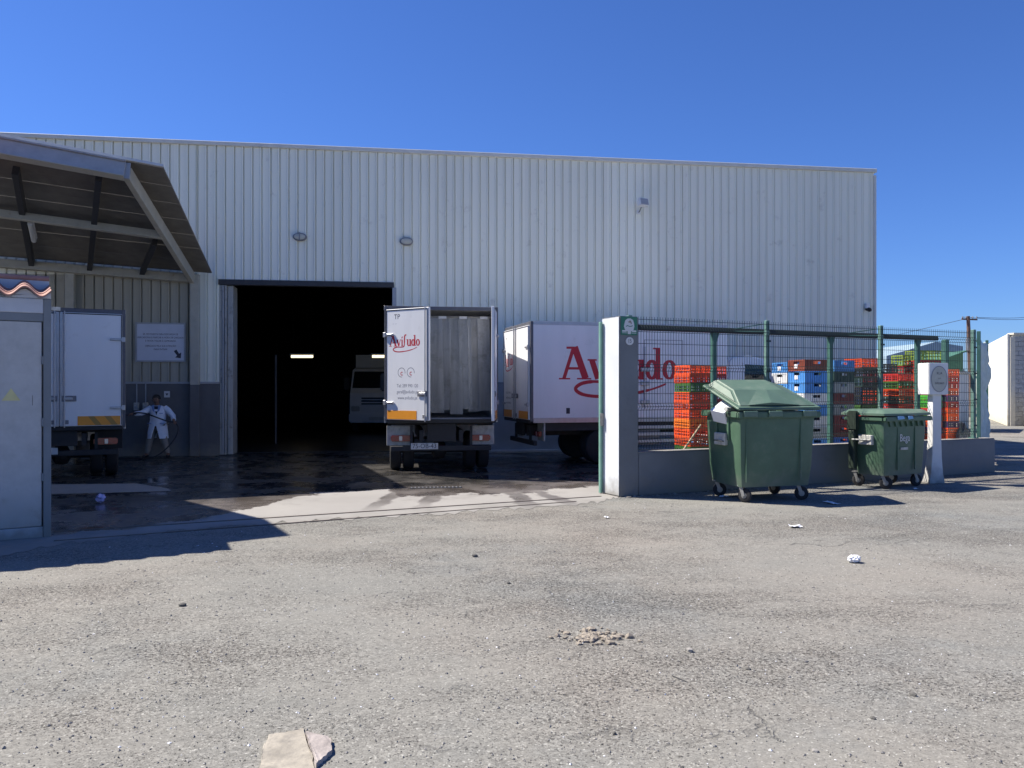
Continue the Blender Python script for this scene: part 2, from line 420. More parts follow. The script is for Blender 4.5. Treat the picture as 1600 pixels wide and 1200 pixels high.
# yard concrete, with the washed wet part
FC = gnd(968, 777)                                   # front corner of the gate pillar
fdir = (gnd(1555, 738) - FC).normalized()            # along the street wall
bdir = Vector((-fdir.y, fdir.x, 0))                  # from the street into the yard
def yard_material():
    m = bpy.data.materials.new('washed_concrete'); m.use_nodes = True
    N = m.node_tree.nodes; L = m.node_tree.links; b = N['Principled BSDF']
    g = N.new('ShaderNodeNewGeometry'); P = g.outputs['Position']
    def math_(op, a, c=0.0):
        n = N.new('ShaderNodeMath'); n.operation = op
        for i, x in ((0, a), (1, c)):
            if isinstance(x, (int, float)): n.inputs[i].default_value = x
            else: L.new(x, n.inputs[i])
        return n.outputs[0]
    def noise(scale, det=6, ro=0.6, vec=P):
        n = N.new('ShaderNodeTexNoise'); n.inputs['Scale'].default_value = scale; n.inputs['Detail'].default_value = det
        n.inputs['Roughness'].default_value = ro; L.new(vec, n.inputs['Vector']); return n.outputs[0]
    def mr(s, a, b_, c, d):
        n = N.new('ShaderNodeMapRange'); n.inputs[1].default_value = a; n.inputs[2].default_value = b_
        n.inputs[3].default_value = c; n.inputs[4].default_value = d; L.new(s, n.inputs[0]); return n.outputs[0]
    def mix(f, a, c, mode='MIX'):
        n = N.new('ShaderNodeMix'); n.data_type = 'RGBA'; n.blend_type = mode
        if isinstance(f, float): n.inputs[0].default_value = f
        else: L.new(f, n.inputs[0])
        for i, x in ((6, a), (7, c)):
            if isinstance(x, tuple): n.inputs[i].default_value = (*x, 1)
            else: L.new(x, n.inputs[i])
        return n.outputs[2]
    sp = N.new('ShaderNodeSeparateXYZ'); L.new(P, sp.inputs[0])
    # q = distance behind the street line
    q = math_('ADD', math_('MULTIPLY', math_('SUBTRACT', sp.outputs[0], FC.x), bdir.x), math_('MULTIPLY', math_('SUBTRACT', sp.outputs[1], FC.y), bdir.y))
    ramp = N.new('ShaderNodeValToRGB'); ramp.color_ramp.interpolation = 'LINEAR'
    xs = mr(sp.outputs[0], -8, 4, 0, 1)
    L.new(xs, ramp.inputs[0])
    st = [(-8, -.0), (-4.4, 0.05), (-3.6, 0.9), (-3.2, 2.2), (-2.0, 2.4), (-1.7, 1.35), (-1.0, 1.3), (-0.3, 1.1), (1.0, 1.2), (4, 1.3)]
    el = ramp.color_ramp.elements
    while len(el) < len(st): el.new(0.5)
    for e, (x, v) in zip(el, st):
        e.position = (x + 8) / 12; e.color = (v / 4,) * 3 + (1,)
    edge = math_('MULTIPLY', ramp.outputs[0], 4.0)
    n1 = noise(1.7, 8, 0.7); n2 = noise(0.6, 5)
    d = math_('SUBTRACT', q, edge)
    d = math_('ADD', d, mr(n1, 0.3, 0.7, -0.38, 0.38))
    wet = math_('MULTIPLY', mr(d, 0.0, 0.10, 0, 1), mr(math_('ADD', sp.outputs[0], n1), 3.6, 4.2, 1, 0))
    # wheel tracks carried out through the gate
    def seg(ax, ay, bx, by, w):
        # distance to a straight line, limited to the stretch between the ends
        dx, dy = bx - ax, by - ay; ln = math.hypot(dx, dy); dx /= ln; dy /= ln
        rx = math_('SUBTRACT', sp.outputs[0], ax); ry = math_('SUBTRACT', sp.outputs[1], ay)
        al = math_('ADD', math_('MULTIPLY', rx, dx), math_('MULTIPLY', ry, dy))
        pe = math_('ABSOLUTE', math_('SUBTRACT', math_('MULTIPLY', rx, dy), math_('MULTIPLY', ry, dx)))
        pe = math_('ADD', pe, mr(n1, 0.3, 0.7, -0.09, 0.09))
        a = mr(pe, w, w + 0.05, 1, 0)
        return math_('MULTIPLY', a, math_('MULTIPLY', mr(al, -0.1, 0.1, 0, 1), mr(al, ln * 0.6, ln, 1, 0)))
    tr = None
    for s_ in ((-1.72, 13.4, -1.95, 10.7, .10), (-1.15, 13.3, -1.25, 10.9, .10), (-0.05, 13.2, 0.35, 10.9, .13), (0.3, 13.2, 0.95, 11.2, .09), (-0.9, 13.3, -1.9, 12.3, .07)):
        s2 = seg(*s_); tr = s2 if tr is None else math_('MAXIMUM', tr, s2)
    damp = math_('MULTIPLY', tr, 0.75)
    wet_any = math_('MAXIMUM', wet, damp)
    base = mix(mr(n2, 0.35, 0.65, 0, 1), (0.265, 0.25, 0.23), (0.315, 0.297, 0.272))
    base = mix(mr(noise(5, 8, 0.7), 0.5, 0.8, 0, 0.6), base, (0.29, 0.27, 0.25))
    base = mix(mr(noise(90, 3), 0.35, 0.65, 0, 0.25), base, (0.26, 0.25, 0.24))
    wcol = mix(mr(n2, 0.35, 0.65, 0, 1), (0.085, 0.073, 0.065), (0.135, 0.118, 0.108))
    wcol = mix(mr(q, 2.0, 2.7, 0, 1), wcol, mix(mr(noise(1.6, 8, 0.7), 0.42, 0.62, 0, 1), (0.03, 0.029, 0.029), (0.075, 0.068, 0.062)))
    base = mix(mr(math_('ADD', q, mr(n1, 0.3, 0.7, -0.6, 0.6)), -0.55, 0.25, 0.95, 0), base, (0.235, 0.222, 0.20))
    base = mix(mr(noise(1.1, 9, 0.75), 0.54, 0.66, 0, 0.6), base, (0.19, 0.178, 0.162))
    base = mix(wet_any, base, wcol)
    L.new(base, b.inputs['Base Color'])
    rw = mr(noise(1.2, 7, 0.7), 0.38, 0.62, 0.06, 0.5)
    ro = N.new('ShaderNodeMix'); ro.data_type = 'FLOAT'; L.new(wet_any, ro.inputs[0]); ro.inputs[2].default_value = 0.85; L.new(rw, ro.inputs[3])
    L.new(ro.outputs[0], b.inputs['Roughness'])
    bu = N.new('ShaderNodeBump'); bu.inputs['Distance'].default_value = 0.004
    L.new(mr(wet_any, 0, 1, 0.5, 0.08), bu.inputs['Strength']); L.new(noise(70, 4), bu.inputs['Height'])
    L.new(bu.outputs[0], b.inputs['Normal'])
    M['washed_concrete'] = m
ground_material(); yard_material()
mat('dry_concrete', (0.30, 0.28, 0.25), 0.85, 0, 0.12, 3, 0.3, 80)

# ------------------------------------------------------------------ ground
mb = MB(); mb.add([(-400,-60,0),(400,-60,0),(400,900,0),(-400,900,0)], [(0,1,2,3)])
struct('ground', mb, 'worn_asphalt')
# yard slab with an uneven street edge
e0 = gnd(-500, 925); pts = []
row = [(-700, 975), (-300, 920), (0, 868), (100, 850), (200, 838), (300, 828), (380, 820), (450, 815), (520, 812), (600, 808), (680, 803), (760, 799), (830, 793), (900, 788), (945, 783), (972, 776)]
rn = random.Random(3)
fine = []
for (ax, ay), (bx, by) in zip(row[:-1], row[1:]):
    for k in range(8):
        t = k / 8; fine.append(gnd(ax + (bx-ax)*t, ay + (by-ay)*t + rn.uniform(-3.2, 3.2)))
fine.append(gnd(972, 776))
back = [FC + fdir*8.6 + bdir*0.1, Vector((10.6, 18.6, 0)), Vector((10.6, 45, 0)), Vector((-45, 45, 0)), Vector((-45, 12, 0))]
poly = [(p.x, p.y, 0.004) for p in fine + back]
mb = MB(); mb.add(poly, [tuple(range(len(poly)))])
struct('yard_floor', mb, 'washed_concrete')
# dry strip of concrete in front of the lorry bay
mb = MB(); q = [gnd(-200, 757), gnd(80, 757.5), gnd(150, 757), gnd(214, 756), gnd(236, 760), gnd(262, 764), gnd(268, 768), gnd(235, 769), (gnd(160, 771)), gnd(80, 773), gnd(-200, 778)]
mb.add([(p.x, p.y, 0.009) for p in q], [tuple(range(len(q)))])
struct('concrete_strip', mb, 'dry_concrete')
# gate rails and drain channel
def strip(name, a, b, w, z, m):
    d = (b - a).normalized(); n = Vector((-d.y, d.x, 0)) * w / 2
    mb = MB(); mb.box(0, 1, 0, 1, 0, 1)
    vs = [a - n, b - n, b + n, a + n]
    mb = MB(); mb.add([(p.x, p.y, 0.001) for p in vs] + [(p.x, p.y, z) for p in vs], [(3,2,1,0),(4,5,6,7),(0,1,5,4),(1,2,6,5),(2,3,7,6),(3,0,4,7)])
    return mb.build(name, m)
gr0 = gnd(84, 832); gr1 = gnd(939, 776)
tag(strip('gate_rail', gr0, gr1, 0.035, 0.012, 'rail'), 'thin steel gate rail set in the concrete, the one nearer the yard', 'rail')
tag(strip('gate_rail', gnd(84, 846), gnd(900, 784), 0.03, 0.011, 'rail'), 'thin steel gate rail set in the concrete, the one nearer the street', 'rail')
ch = thing('drain_channel', 'dark drain grating across the wet yard behind the open lorry', 'drain', (0,0,0))
a = gnd(640, 763.2); b = gnd(722, 761.8); d = (b - a).normalized(); nn = Vector((-d.y, d.x, 0))
mb = MB(); mb.bar(a + Vector((0,0,.007)), b + Vector((0,0,.007)), 0.16, 0.006); mb.build('channel_frame', 'black', ch)
for k in range(14):
    c = a.lerp(b, (k + .5) / 14)
    mb = MB(); mb.bar(c - nn*.07 + Vector((0,0,.0135)), c + nn*.07 + Vector((0,0,.0135)), 0.02, 0.006); mb.build('grate_bar', 'alu_dark', ch)

# ------------------------------------------------------------------ warehouse
WO = Vector((-7.54, 19.7, 0)); WA = math.atan2(2.55, 17.36)
wu = Vector((math.cos(WA), math.sin(WA), 0)); wnrm = Vector((math.sin(WA), -math.cos(WA), 0))
def W(s, t, h): return WO + wu*s + wnrm*t + Vector((0,0,h))
def on_wall(px, py, t=0.0): return ray_plane(px, py, WO + wnrm*t, wnrm)
def wall_s(px, t=0.0): return (on_wall(px, 600, t) - WO).dot(wu)
HT = 7.50; PL = 1.73; SR = 17.55
ds0, ds1, dh = wall_s(343), wall_s(613), on_wall(480, 441).z
wh = thing('warehouse', 'large pale ribbed metal warehouse with a wide dark doorway', 'warehouse', WO, WA)
# local frame of the warehouse: x along the front, -y towards the street
PITCH, SW = 0.2130, 1.065
def sheet_mesh(w, h0, h1, phase=0.0):
    prof = [(0, 0)]
    k = 0
    x = PITCH/2 - phase
    while x - 0.03 < w:
        for dx, dy in ((-0.040, 0), (-0.032, -0.028), (-0.006, -0.028), (0.000, 0.040), (0.016, 0.040), (0.024, 0)):
            if 0.002 < x + dx < w - 0.002: prof.append((x + dx, dy))
        x += PITCH
    prof.append((w, 0))
    m_ = MB(); n = len(prof)
    vs = [(x, y, h0) for x, y in prof] + [(x, y, h1) for x, y in prof]
    m_.add(vs, [(i, i+1, i+1+n, i+n) for i in range(n-1)])
    return m_.mesh('cladding_sheet')
full = sheet_mesh(SW, PL, HT)
above = sheet_mesh(SW, dh, HT)
x = SR - SW*27
cuts = [SR - SW*k for k in range(27, -1, -1)]
for xa, xb in zip(cuts[:-1], cuts[1:]):
    segs = []
    pc = wall_s(300) + .10                      # behind the canopy post, where the beige lower sheets with shade in their colour end
    for lo, hi in ((-99, pc), (pc, ds0), (ds0, ds1), (ds1, 99)):
        l, h_ = max(xa, lo), min(xb, hi)
        if h_ - l > 1e-4: segs.append((l, h_))
    for l, h_ in segs:
        over = l >= ds0 - 1e-6 and h_ <= ds1 + 1e-6
        CZ = 4.30
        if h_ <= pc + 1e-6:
            link('cladding_sheet', sheet_mesh(h_ - l, PL, CZ, (l - xa) % PITCH), 'cladding_beige_shaded', wh, (l, .004, 0))
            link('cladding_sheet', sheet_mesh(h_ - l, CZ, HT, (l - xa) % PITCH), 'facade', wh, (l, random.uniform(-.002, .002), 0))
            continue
        if h_ - l > SW - 1e-4: me = above if over else full
        else: me = sheet_mesh(h_ - l, dh if over else PL, HT, (l - xa) % PITCH)
        link('cladding_sheet', me, 'facade', wh, (l, random.uniform(-.002, .002), 0))
def wbox(name, s0, s1, t0, t1, h0, h1, m, bevel=0.0):
    return MB().box(s0, s1, -t1, -t0, h0, h1).build(name, m, wh, bevel)
wbox('coping', cuts[0], SR + 0.06, -0.15, 0.07, HT - 0.03, HT + 0.07, 'coping', 0.01)
wbox('corner_trim', SR - 0.01, SR + 0.055, -0.3, 0.045, 0, HT - 0.1, 'coping', 0.006)
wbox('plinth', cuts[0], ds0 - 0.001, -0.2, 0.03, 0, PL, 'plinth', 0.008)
mat('plinth_bounce_lit', (0.44, 0.455, 0.48), 0.8, 0, 0.15, 2, 0.2, 40)  # lighter copy of plinth, light bounced off the ground put into its colour
wbox('plinth', ds1 + 0.001, SR - 0.012, -0.2, 0.03, 0, PL, 'plinth_bounce_lit', 0.008)
wbox('plinth_ledge', cuts[0], ds0 - 0.001, -0.05, 0.05, PL, PL + 0.05, 'steel_grey', 0.005)
wbox('plinth_ledge', ds1 + 0.001, SR - 0.012, -0.05, 0.05, PL, PL + 0.05, 'steel_grey', 0.005)
mat('strip_white', (0.68, 0.67, 0.64), 0.8, 0, 0.15, 3)
wbox('base_strip', ds1 + 0.05, SR - 0.5, 0.032, 0.22, 0.0, 0.07, 'strip_white', 0.01)  # low raised white strip along the wall foot
# doorway
wbox('door_header', ds0 - 0.02, ds1 + 0.04, -0.15, 0.055, dh - 0.10, dh + 0.03, 'steel_dark', 0.005)
wbox('door_jamb', ds1, ds1 + 0.10, -0.15, 0.05, 0, dh - 0.101, 'steel_grey', 0.005)
js = wall_s(349)
for k, (pa, pb, t0, m_) in enumerate(((343.5, 347, 0.02, 'leaf_door'), (347.8, 350.5, 0.05, 'steel_grey'), (351.3, 354, 0.02, 'leaf_door'), (354.8, 363.5, -0.06, 'leaf_door'))):
    wbox('door_leaf', wall_s(pa), wall_s(pb), t0 - 0.55, t0, 0.02, dh - 0.11, m_, 0.006)
# shell
D = 26.0
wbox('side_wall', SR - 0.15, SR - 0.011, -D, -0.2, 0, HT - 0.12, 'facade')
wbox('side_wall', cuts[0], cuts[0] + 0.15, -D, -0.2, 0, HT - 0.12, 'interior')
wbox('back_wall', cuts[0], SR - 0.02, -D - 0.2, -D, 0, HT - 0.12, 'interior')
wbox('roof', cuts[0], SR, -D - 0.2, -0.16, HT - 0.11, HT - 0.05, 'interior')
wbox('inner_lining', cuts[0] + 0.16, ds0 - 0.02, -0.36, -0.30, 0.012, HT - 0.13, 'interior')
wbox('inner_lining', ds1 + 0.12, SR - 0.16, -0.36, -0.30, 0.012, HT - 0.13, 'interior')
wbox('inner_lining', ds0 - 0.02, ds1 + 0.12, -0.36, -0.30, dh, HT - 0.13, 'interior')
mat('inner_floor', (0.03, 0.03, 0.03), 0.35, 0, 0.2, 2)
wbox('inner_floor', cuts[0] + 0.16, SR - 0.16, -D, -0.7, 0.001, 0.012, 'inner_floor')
# oval lamps, flood lamp, camera on the front
def oval(px, py, label):
    p = on_wall(px, py)
    t = thing('wall_lamp', label, 'lamp', p, WA, 'oval lamps above the doorway')
    n = 24; mb = MB(); mb.smooth = True
    rings = []
    for rx, rz, y in ((.165, .10, -.034), (.165, .10, -.09), (.15, .088, -.11)):
        rings.append([(rx*math.cos(2*math.pi*k/n), y, rz*math.sin(2*math.pi*k/n)) for k in range(n)])
    mb.loft(rings); mb.build('lamp_body', 'alu_dark', t)
    mb = MB(); mb.smooth = True; rings = []
    for rx, rz, y in ((.135, .076, -.108), (.125, .066, -.128), (.06, .03, -.14)):
        rings.append([(rx*math.cos(2*math.pi*k/n), y, rz*math.sin(2*math.pi*k/n)) for k in range(n)])
    mb.loft(rings); mb.build('lens', 'plate_stone', t)
    MB().box(-.012, .012, -.15, -.09, -.10, .10).build('guard_bar', 'alu_dark', t) if px < 600 else None
oval(469, 371, 'small oval bulkhead lamp above the left half of the doorway')
oval(635, 378, 'small oval bulkhead lamp on the wall above the open-doored lorry')
p = on_wall(997, 322)
t = thing('flood_lamp', 'white square floodlight high on the ribbed wall', 'lamp', p, WA)
hd = MB().box(-.15, .15, -.07, .05, -.09, .11).build('lamp_head', 'lamp_white', t, 0.015, 2, loc=(0.04, -.28, 0.02), rot=(R(-12), 0, R(22)))
MB().box(-.12, .12, -.076, -.068, -.07, .09).build('lens', 'steel_grey', hd)
mb = MB(); mb.tube([(0, -.035, -.17), (0, -.12, -.17), (.02, -.22, -.08)], .014, 6); mb.build('bracket', 'galv', t)
MB().box(-.05, .05, -.055, -.034, -.22, -.12).build('mount_plate', 'lamp_white', t, .004)
p = on_wall(1352, 484)
t = thing('security_camera', 'small dark camera under a white box near the wall corner', 'camera', p, WA)
MB().box(-.05, .05, -.13, -.034, .03, .16).build('junction_box', 'lamp_white', t, .008)
mb = MB(); mb.lathe([(.02, -.13), (.05, -.1), (.055, .02), (.03, .06)], (.03, -.14, -.01), (.3, -1, -.4), 12); mb.build('camera_body', 'black', t)

# ------------------------------------------------------------------ canopy over the lorry bay
A3 = on_wall(303, 428, 0.06); B3 = on_wall(0, 404, 0.06)
Cn = ray_plane(197, 254, WO + wnrm*5.2, wnrm)
cnr = (B3 - A3).cross(Cn - A3).normalized()
if cnr.z < 0: cnr = -cnr
def cp(px, py, off=0.0): return ray_plane(px, py, A3 + cnr*off, cnr)
can = thing('canopy', 'steel canopy with dark sheet roof rising from the warehouse wall', 'canopy', (0,0,0))
Dn = cp(0, 217); fr = (Cn - Dn).normalized(); wb = (A3 - B3).normalized()
Cf = Cn; Df = Cn - fr*7.6
def beam(name, a, b, w, h, m, drop=0.0):
    dn = -cnr*(h/2 + drop)
    return MB().bar(a + dn, b + dn, w, h, cnr).build(name, m, can, 0.006)
beam('fascia_beam', Df, Cf, 0.10, 0.27, 'steel_grey', 0.02)
mb = MB(); dn = -cnr*0.30
mb.bar(Df + dn, Cf + dn, 0.20, 0.018, cnr); mb.build('beam_flange', 'steel_cream', can)
mb = MB(); dn = -cnr*0.01
mb.bar(Df + dn, Cf + dn, 0.20, 0.018, cnr); mb.build('beam_flange', 'steel_grey', can)
A4 = A3 - cnr*0.0
beam('edge_beam', Cf + (A4-Cf).normalized()*0.14, A4 + wnrm*0.05, 0.11, 0.24, 'steel_cream', 0.02)
mb = MB(); e1 = Cf + (A4-Cf).normalized()*0.02
mb.bar(e1 - cnr*.15 + wu*0.08, e1 - cnr*.15 - wu*.08, 0.02, 0.30, cnr); mb.build('end_plate', 'steel_grey', can)
beam('wall_beam', B3 - wb*3.4 + wnrm*0.12, A3 + wnrm*0.12, 0.10, 0.20, 'steel_cream', 0.03)
m0, m1 = cp(0, 319), cp(256, 354); md = (m1 - m0).normalized()
beam('purlin', m0 - md*4.2, m1, 0.10, 0.16, 'steel_cream', 0.12)
for (pa, pb) in (((52, 411), (26, 258)), ((141, 418), (156, 268)), ((221, 424), (243, 371))):
    a, b = cp(*pa), cp(*pb)
    beam('rafter', a, b, 0.11, 0.17, 'steel_dark', 0.02)
# roof sheets: strips across the canopy
o1, o2 = cp(255, 262, 0.05), cp(331, 427, 0.05)
o1 = o1; l1 = o1 - fr*8.3; l2 = o2 - wb*8.6
mb = MB()
K = 14
for k in range(K):
    t0, t1 = k / K, (k + 1) / K
    a0, a1 = o1.lerp(o2, t0), o1.lerp(o2, t1); b0, b1 = l1.lerp(l2, t0), l1.lerp(l2, t1)
    mb = MB(); n = 6; vs = []
    prof = []
    for j in range(n + 1):
        u = j / n
        for du, hh in ((0.0, 0), (0.06, .03), (0.10, .03)):
            if u + du / 1 <= 1.0: prof.append((min(1, u + du), hh))
    for u, hh in prof: vs.append(a0.lerp(a1, u) + cnr*(hh + .002*(k % 2)))
    for u, hh in prof: vs.append(b0.lerp(b1, u) + cnr*(hh + .002*(k % 2)))
    np_ = len(prof)
    mb.add(vs, [(i, i+1, i+1+np_, i+np_) for i in range(np_ - 1)])
    mb.build('roof_sheet', 'roof_sheet', can)
mb = MB(); mb.bar(o1 + cnr*.03 - fr*.0, l1 + cnr*.03, 0.06, 0.05, cnr); mb.build('roof_edge_trim', 'coping', can)
# wall posts
for px in (300, 106):
    s0 = wall_s(px)
    hz = (on_wall(px, 428 if px == 300 else 414)).z
    MB().box(s0, s0 + 0.20, -.20, -.055, 0.011, hz - .03).build('post', 'steel_cream', can, 0.006, loc=WO, rot=(0,0,WA))
ps = wall_s(300)
MB().box(ps - .004, ps + .204, -.204, -.051, 0.012, PL - 0.02).build('post_base_paint', 'plinth', can, 0.004, loc=WO, rot=(0,0,WA))
a, b = cp(47, 349, -.26), cp(53, 376, -.26)
t = thing('fluorescent_lamp', 'unlit white tube lamp under the canopy roof', 'lamp', (0,0,0))
mb = MB(); mb.smooth = True; mb.tube([a, b], .05, 10); mb.build('diffuser', 'tube_off', t)
mb = MB(); mb.bar(a + cnr*.06, b + cnr*.06, .10, .05, cnr); mb.build('fitting', 'lamp_white', t)
for q in (a.lerp(b, .2), a.lerp(b, .8)):
    mb = MB(); mb.tube([q + cnr*.06, q + cnr*.25], .008, 6); mb.build('hanger', 'steel_dark', t)

# neighbouring building beside the hut, just outside the picture; it throws the stepped shadow on the left
nb = thing('neighbour_building', 'plain white rendered building left of the hut, beyond the picture edge', 'building', (0,0,0))
fp = [(-6.72, 10.40), (-7.32, 11.48), (-9.44, 13.62), (-14.5, 10.2), (-11.2, 7.2)]
mb = MB(); mb.prism(fp, lambda u, v, d: (u, v, d), 0.0, 5.05); mb.build('wall', 'white_plaster', nb)
cx = sum(p[0] for p in fp)/5; cy = sum(p[1] for p in fp)/5
fp2 = [(cx + (x-cx)*1.01, cy + (y-cy)*1.01) for x, y in fp]
mb = MB(); mb.prism(fp2, lambda u, v, d: (u, v, d), 5.051, 5.2); mb.build('roof', 'terracotta', nb)

# ------------------------------------------------------------------ meter hut on the left
HC = gnd(80, 839); HA = R(31)
hut = thing('meter_hut', 'small rendered hut with grey metal door and clay tile eaves', 'hut', HC, HA)
HL, HD, HH = 3.2, 1.15, 2.62
# local: x to the right along the front (corner at 0), +y backwards
MB().box(-HL, -0.60, 0.0, HD, 0, HH).build('wall', 'hut_wall', hut, 0.01)
MB().box(-0.60, 0.0, 0.14, HD, 0, HH - .001).build('wall', 'hut_wall', hut)
MB().box(-0.599, -0.075, 0.0, 0.139, 2.46, HH - .002).build('wall_head', 'hut_wall', hut, 0.006)
MB().box(-0.075, 0.0, -0.004, 0.139, 0, HH - .002).build('corner_post', 'hut_frame', hut, 0.006)
MB().box(-0.599, -0.076, 0.01, 0.139, 0, 0.12).build('threshold', 'hut_wall', hut, 0.006)
MB().box(-0.599, -0.076, 0.004, 0.138, 2.37, 2.459).build('lintel', 'hut_frame', hut, 0.004)
dr = MB().box(-0.597, -0.09, 0.012, 0.06, 0.125, 2.365).build('door', 'hut_door', hut, 0.006)
for hz in (0.62, 1.22, 1.9):
    mb = MB(); mb.tube([(-0.082, 0.002, hz), (-0.082, 0.002, hz + .09)], .012, 8); mb.build('hinge', 'hut_frame', dr)
tri = [(-0.465, 1.505), (-0.29, 1.505), (-0.378, 1.64)]
mb = MB(); mb.prism(tri, lambda u, v, d: (u, d, v), 0.0115, 0.008); mb.build('warning_triangle', 'warn_yellow', dr)
MB().box(-0.18, -0.176, 0.010, 0.0125, 1.45, 1.56).build('scratch', 'stone_dark', dr)
MB().box(0.001, 0.09, 0.02, 0.05, 2.50, 2.54).build('bracket', 'worn_white', hut)
# clay tiles: half-round cover and pan tiles along the eaves
tp = 0.31; AMP = .05
def s_tile(th=.018, L_=.40, n=14):
    mb = MB(); rings = []
    for y, dz in ((0, 0), (L_, L_*.16)):
        up_ = [(-k*tp/n, y, dz + AMP*math.cos(2*math.pi*(.25/tp - k/n))) for k in range(n + 1)]
        rings.append(up_ + [(x, yy, z - th) for x, yy, z in reversed(up_)])
    mb.loft(rings); mb.smooth = True
    return mb.mesh('roof_tile')
tl_ = s_tile()
roof = MB().box(-HL, 0.0, 0.012, HD, HH, HH + 0.005).build('roof', 'hut_wall', hut)
mb = MB()
n = 8*10; poly_ = [(-HL + 0.01, 0.0), (-0.002, 0.0)] + [(-0.002 - k*(HL - .012)/n, .046 + AMP*math.cos(2*math.pi*(.25 - k*(HL - .012)/n)/tp)) for k in range(n + 1)]
mb.prism(poly_, lambda u, v, d: (u, d, HH + .006 + v), 0.0, .10); mb.build('eaves_mortar', 'hut_wall', roof)
for row_i in range(3):
    for k in range(10):
        link('roof_tile', tl_, 'terracotta', roof, (-k*tp, -.06 + row_i*.30, HH + .075 + row_i*.058), (0, R(random.uniform(-1, 1)), 0))
mb = MB(); mb.smooth = True; mb.tube([(-HL, .72, HH + .30), (0.0, .72, HH + .30)], .034, 12); mb.build('ridge_tile', 'terracotta', roof)
MB().box(-HL, 0.0, .70, .74, HH + .006, HH + .28).build('ridge_wall', 'hut_wall', roof)

# ------------------------------------------------------------------ lettering of the lorries
def ribbon(mb, pts, ws, fn, z):
    n = len(pts); L_, R_ = [], []
    for i, p in enumerate(pts):
        a = pts[max(0, i-1)]; b = pts[min(n-1, i+1)]
        dx, dy = b[0]-a[0], b[1]-a[1]; l = math.hypot(dx, dy) or 1
        w = ws[i] if isinstance(ws, list) else ws
        L_.append((p[0] - dy/l*w/2, p[1] + dx/l*w/2)); R_.append((p[0] + dy/l*w/2, p[1] - dx/l*w/2))
    vs = [fn(u, v, z) for u, v in L_] + [fn(u, v, z) for u, v in R_]
    mb.add(vs, [(i, i+1, i+1+n, i+n) for i in range(n-1)])
def smooth_path(c, k=6):
    out = []
    for i in range(len(c) - 1):
        p0 = c[max(0, i-1)]; p1 = c[i]; p2 = c[i+1]; p3 = c[min(len(c)-1, i+2)]
        for j in range(k):
            t = j / k
            out.append(tuple(0.5*((2*p1[d]) + (-p0[d]+p2[d])*t + (2*p0[d]-5*p1[d]+4*p2[d]-p3[d])*t*t + (-p0[d]+3*p1[d]-3*p2[d]+p3[d])*t**3) for d in (0, 1)))
    out.append(c[-1]); return out
def logo(name, fn, m, parent):
    mb = MB(); zc = [0.0]
    def rb(pts, w):
        zc[0] += 0.00003; ribbon(mb, pts, w, fn, zc[0])
    def rect(a, b, c, d): rb([(a, (b+d)/2), (c, (b+d)/2)], d - b)
    # A
    rb([(.16, .03), (.47, .98)], .11); rb([(.50, .99), (.86, .03)], .215); rect(.29, .30, .74, .375)
    rect(0, 0, .36, .045); rect(.58, 0, 1.04, .045); rect(.24, .93, .52, 1.0)
    # v
    rb([(1.06, .60), (1.26, .02)], .18); rb([(1.44, .60), (1.28, .02)], .075); rect(.92, .575, 1.22, .625); rect(1.35, .575, 1.54, .625)
    # i
    rect(1.60, .0, 1.75, .60); rect(1.54, .57, 1.75, .62); rect(1.54, 0, 1.82, .045); rb([(1.60, .72), (1.67, .80), (1.75, .92)], [.02, .14, .02])
    # tall swash letter and its flourish
    rb(smooth_path([(2.24, 1.02), (2.12, 1.04), (2.02, .96), (1.98, .7), (1.97, .3), (1.95, .1), (1.86, -.04), (1.6, -.085), (1.1, -.065), (.72, -.13), (.53, -.29), (.74, -.45), (1.2, -.52), (1.8, -.50), (2.5, -.42), (3.1, -.29), (3.55, -.13)]),
       [.05]*3 + [.10]*4 + [.15]*18 + [.11]*12 + [.085]*12 + [.11]*18 + [.10]*12 + [.085]*10 + [.06]*7 + [.03])
    # u
    rect(2.30, .12, 2.47, .60); rect(2.22, .575, 2.47, .625); rb(smooth_path([(2.385, .16), (2.42, .06), (2.52, .035), (2.62, .09)]), .1)
    rect(2.62, .0, 2.79, .60); rect(2.56, .575, 2.79, .625); rect(2.66, 0, 2.87, .045)
    # d
    cxy = [(3.06 + .155*math.cos(2*math.pi*k/20), .31 + .27*math.sin(2*math.pi*k/20)) for k in range(21)]
    rb(cxy, [.085 + .075*abs(math.cos(2*math.pi*k/20)) for k in range(21)])
    rect(3.19, .0, 3.35, 1.0); rect(3.10, .95, 3.35, 1.0); rect(3.22, 0, 3.44, .045)
    # o
    cxy = [(3.66 + .17*math.cos(2*math.pi*k/20), .31 + .27*math.sin(2*math.pi*k/20)) for k in range(21)]
    rb(cxy, [.07 + .09*abs(math.cos(2*math.pi*k/20)) for k in range(21)])
    return mb.build(name, m, parent)

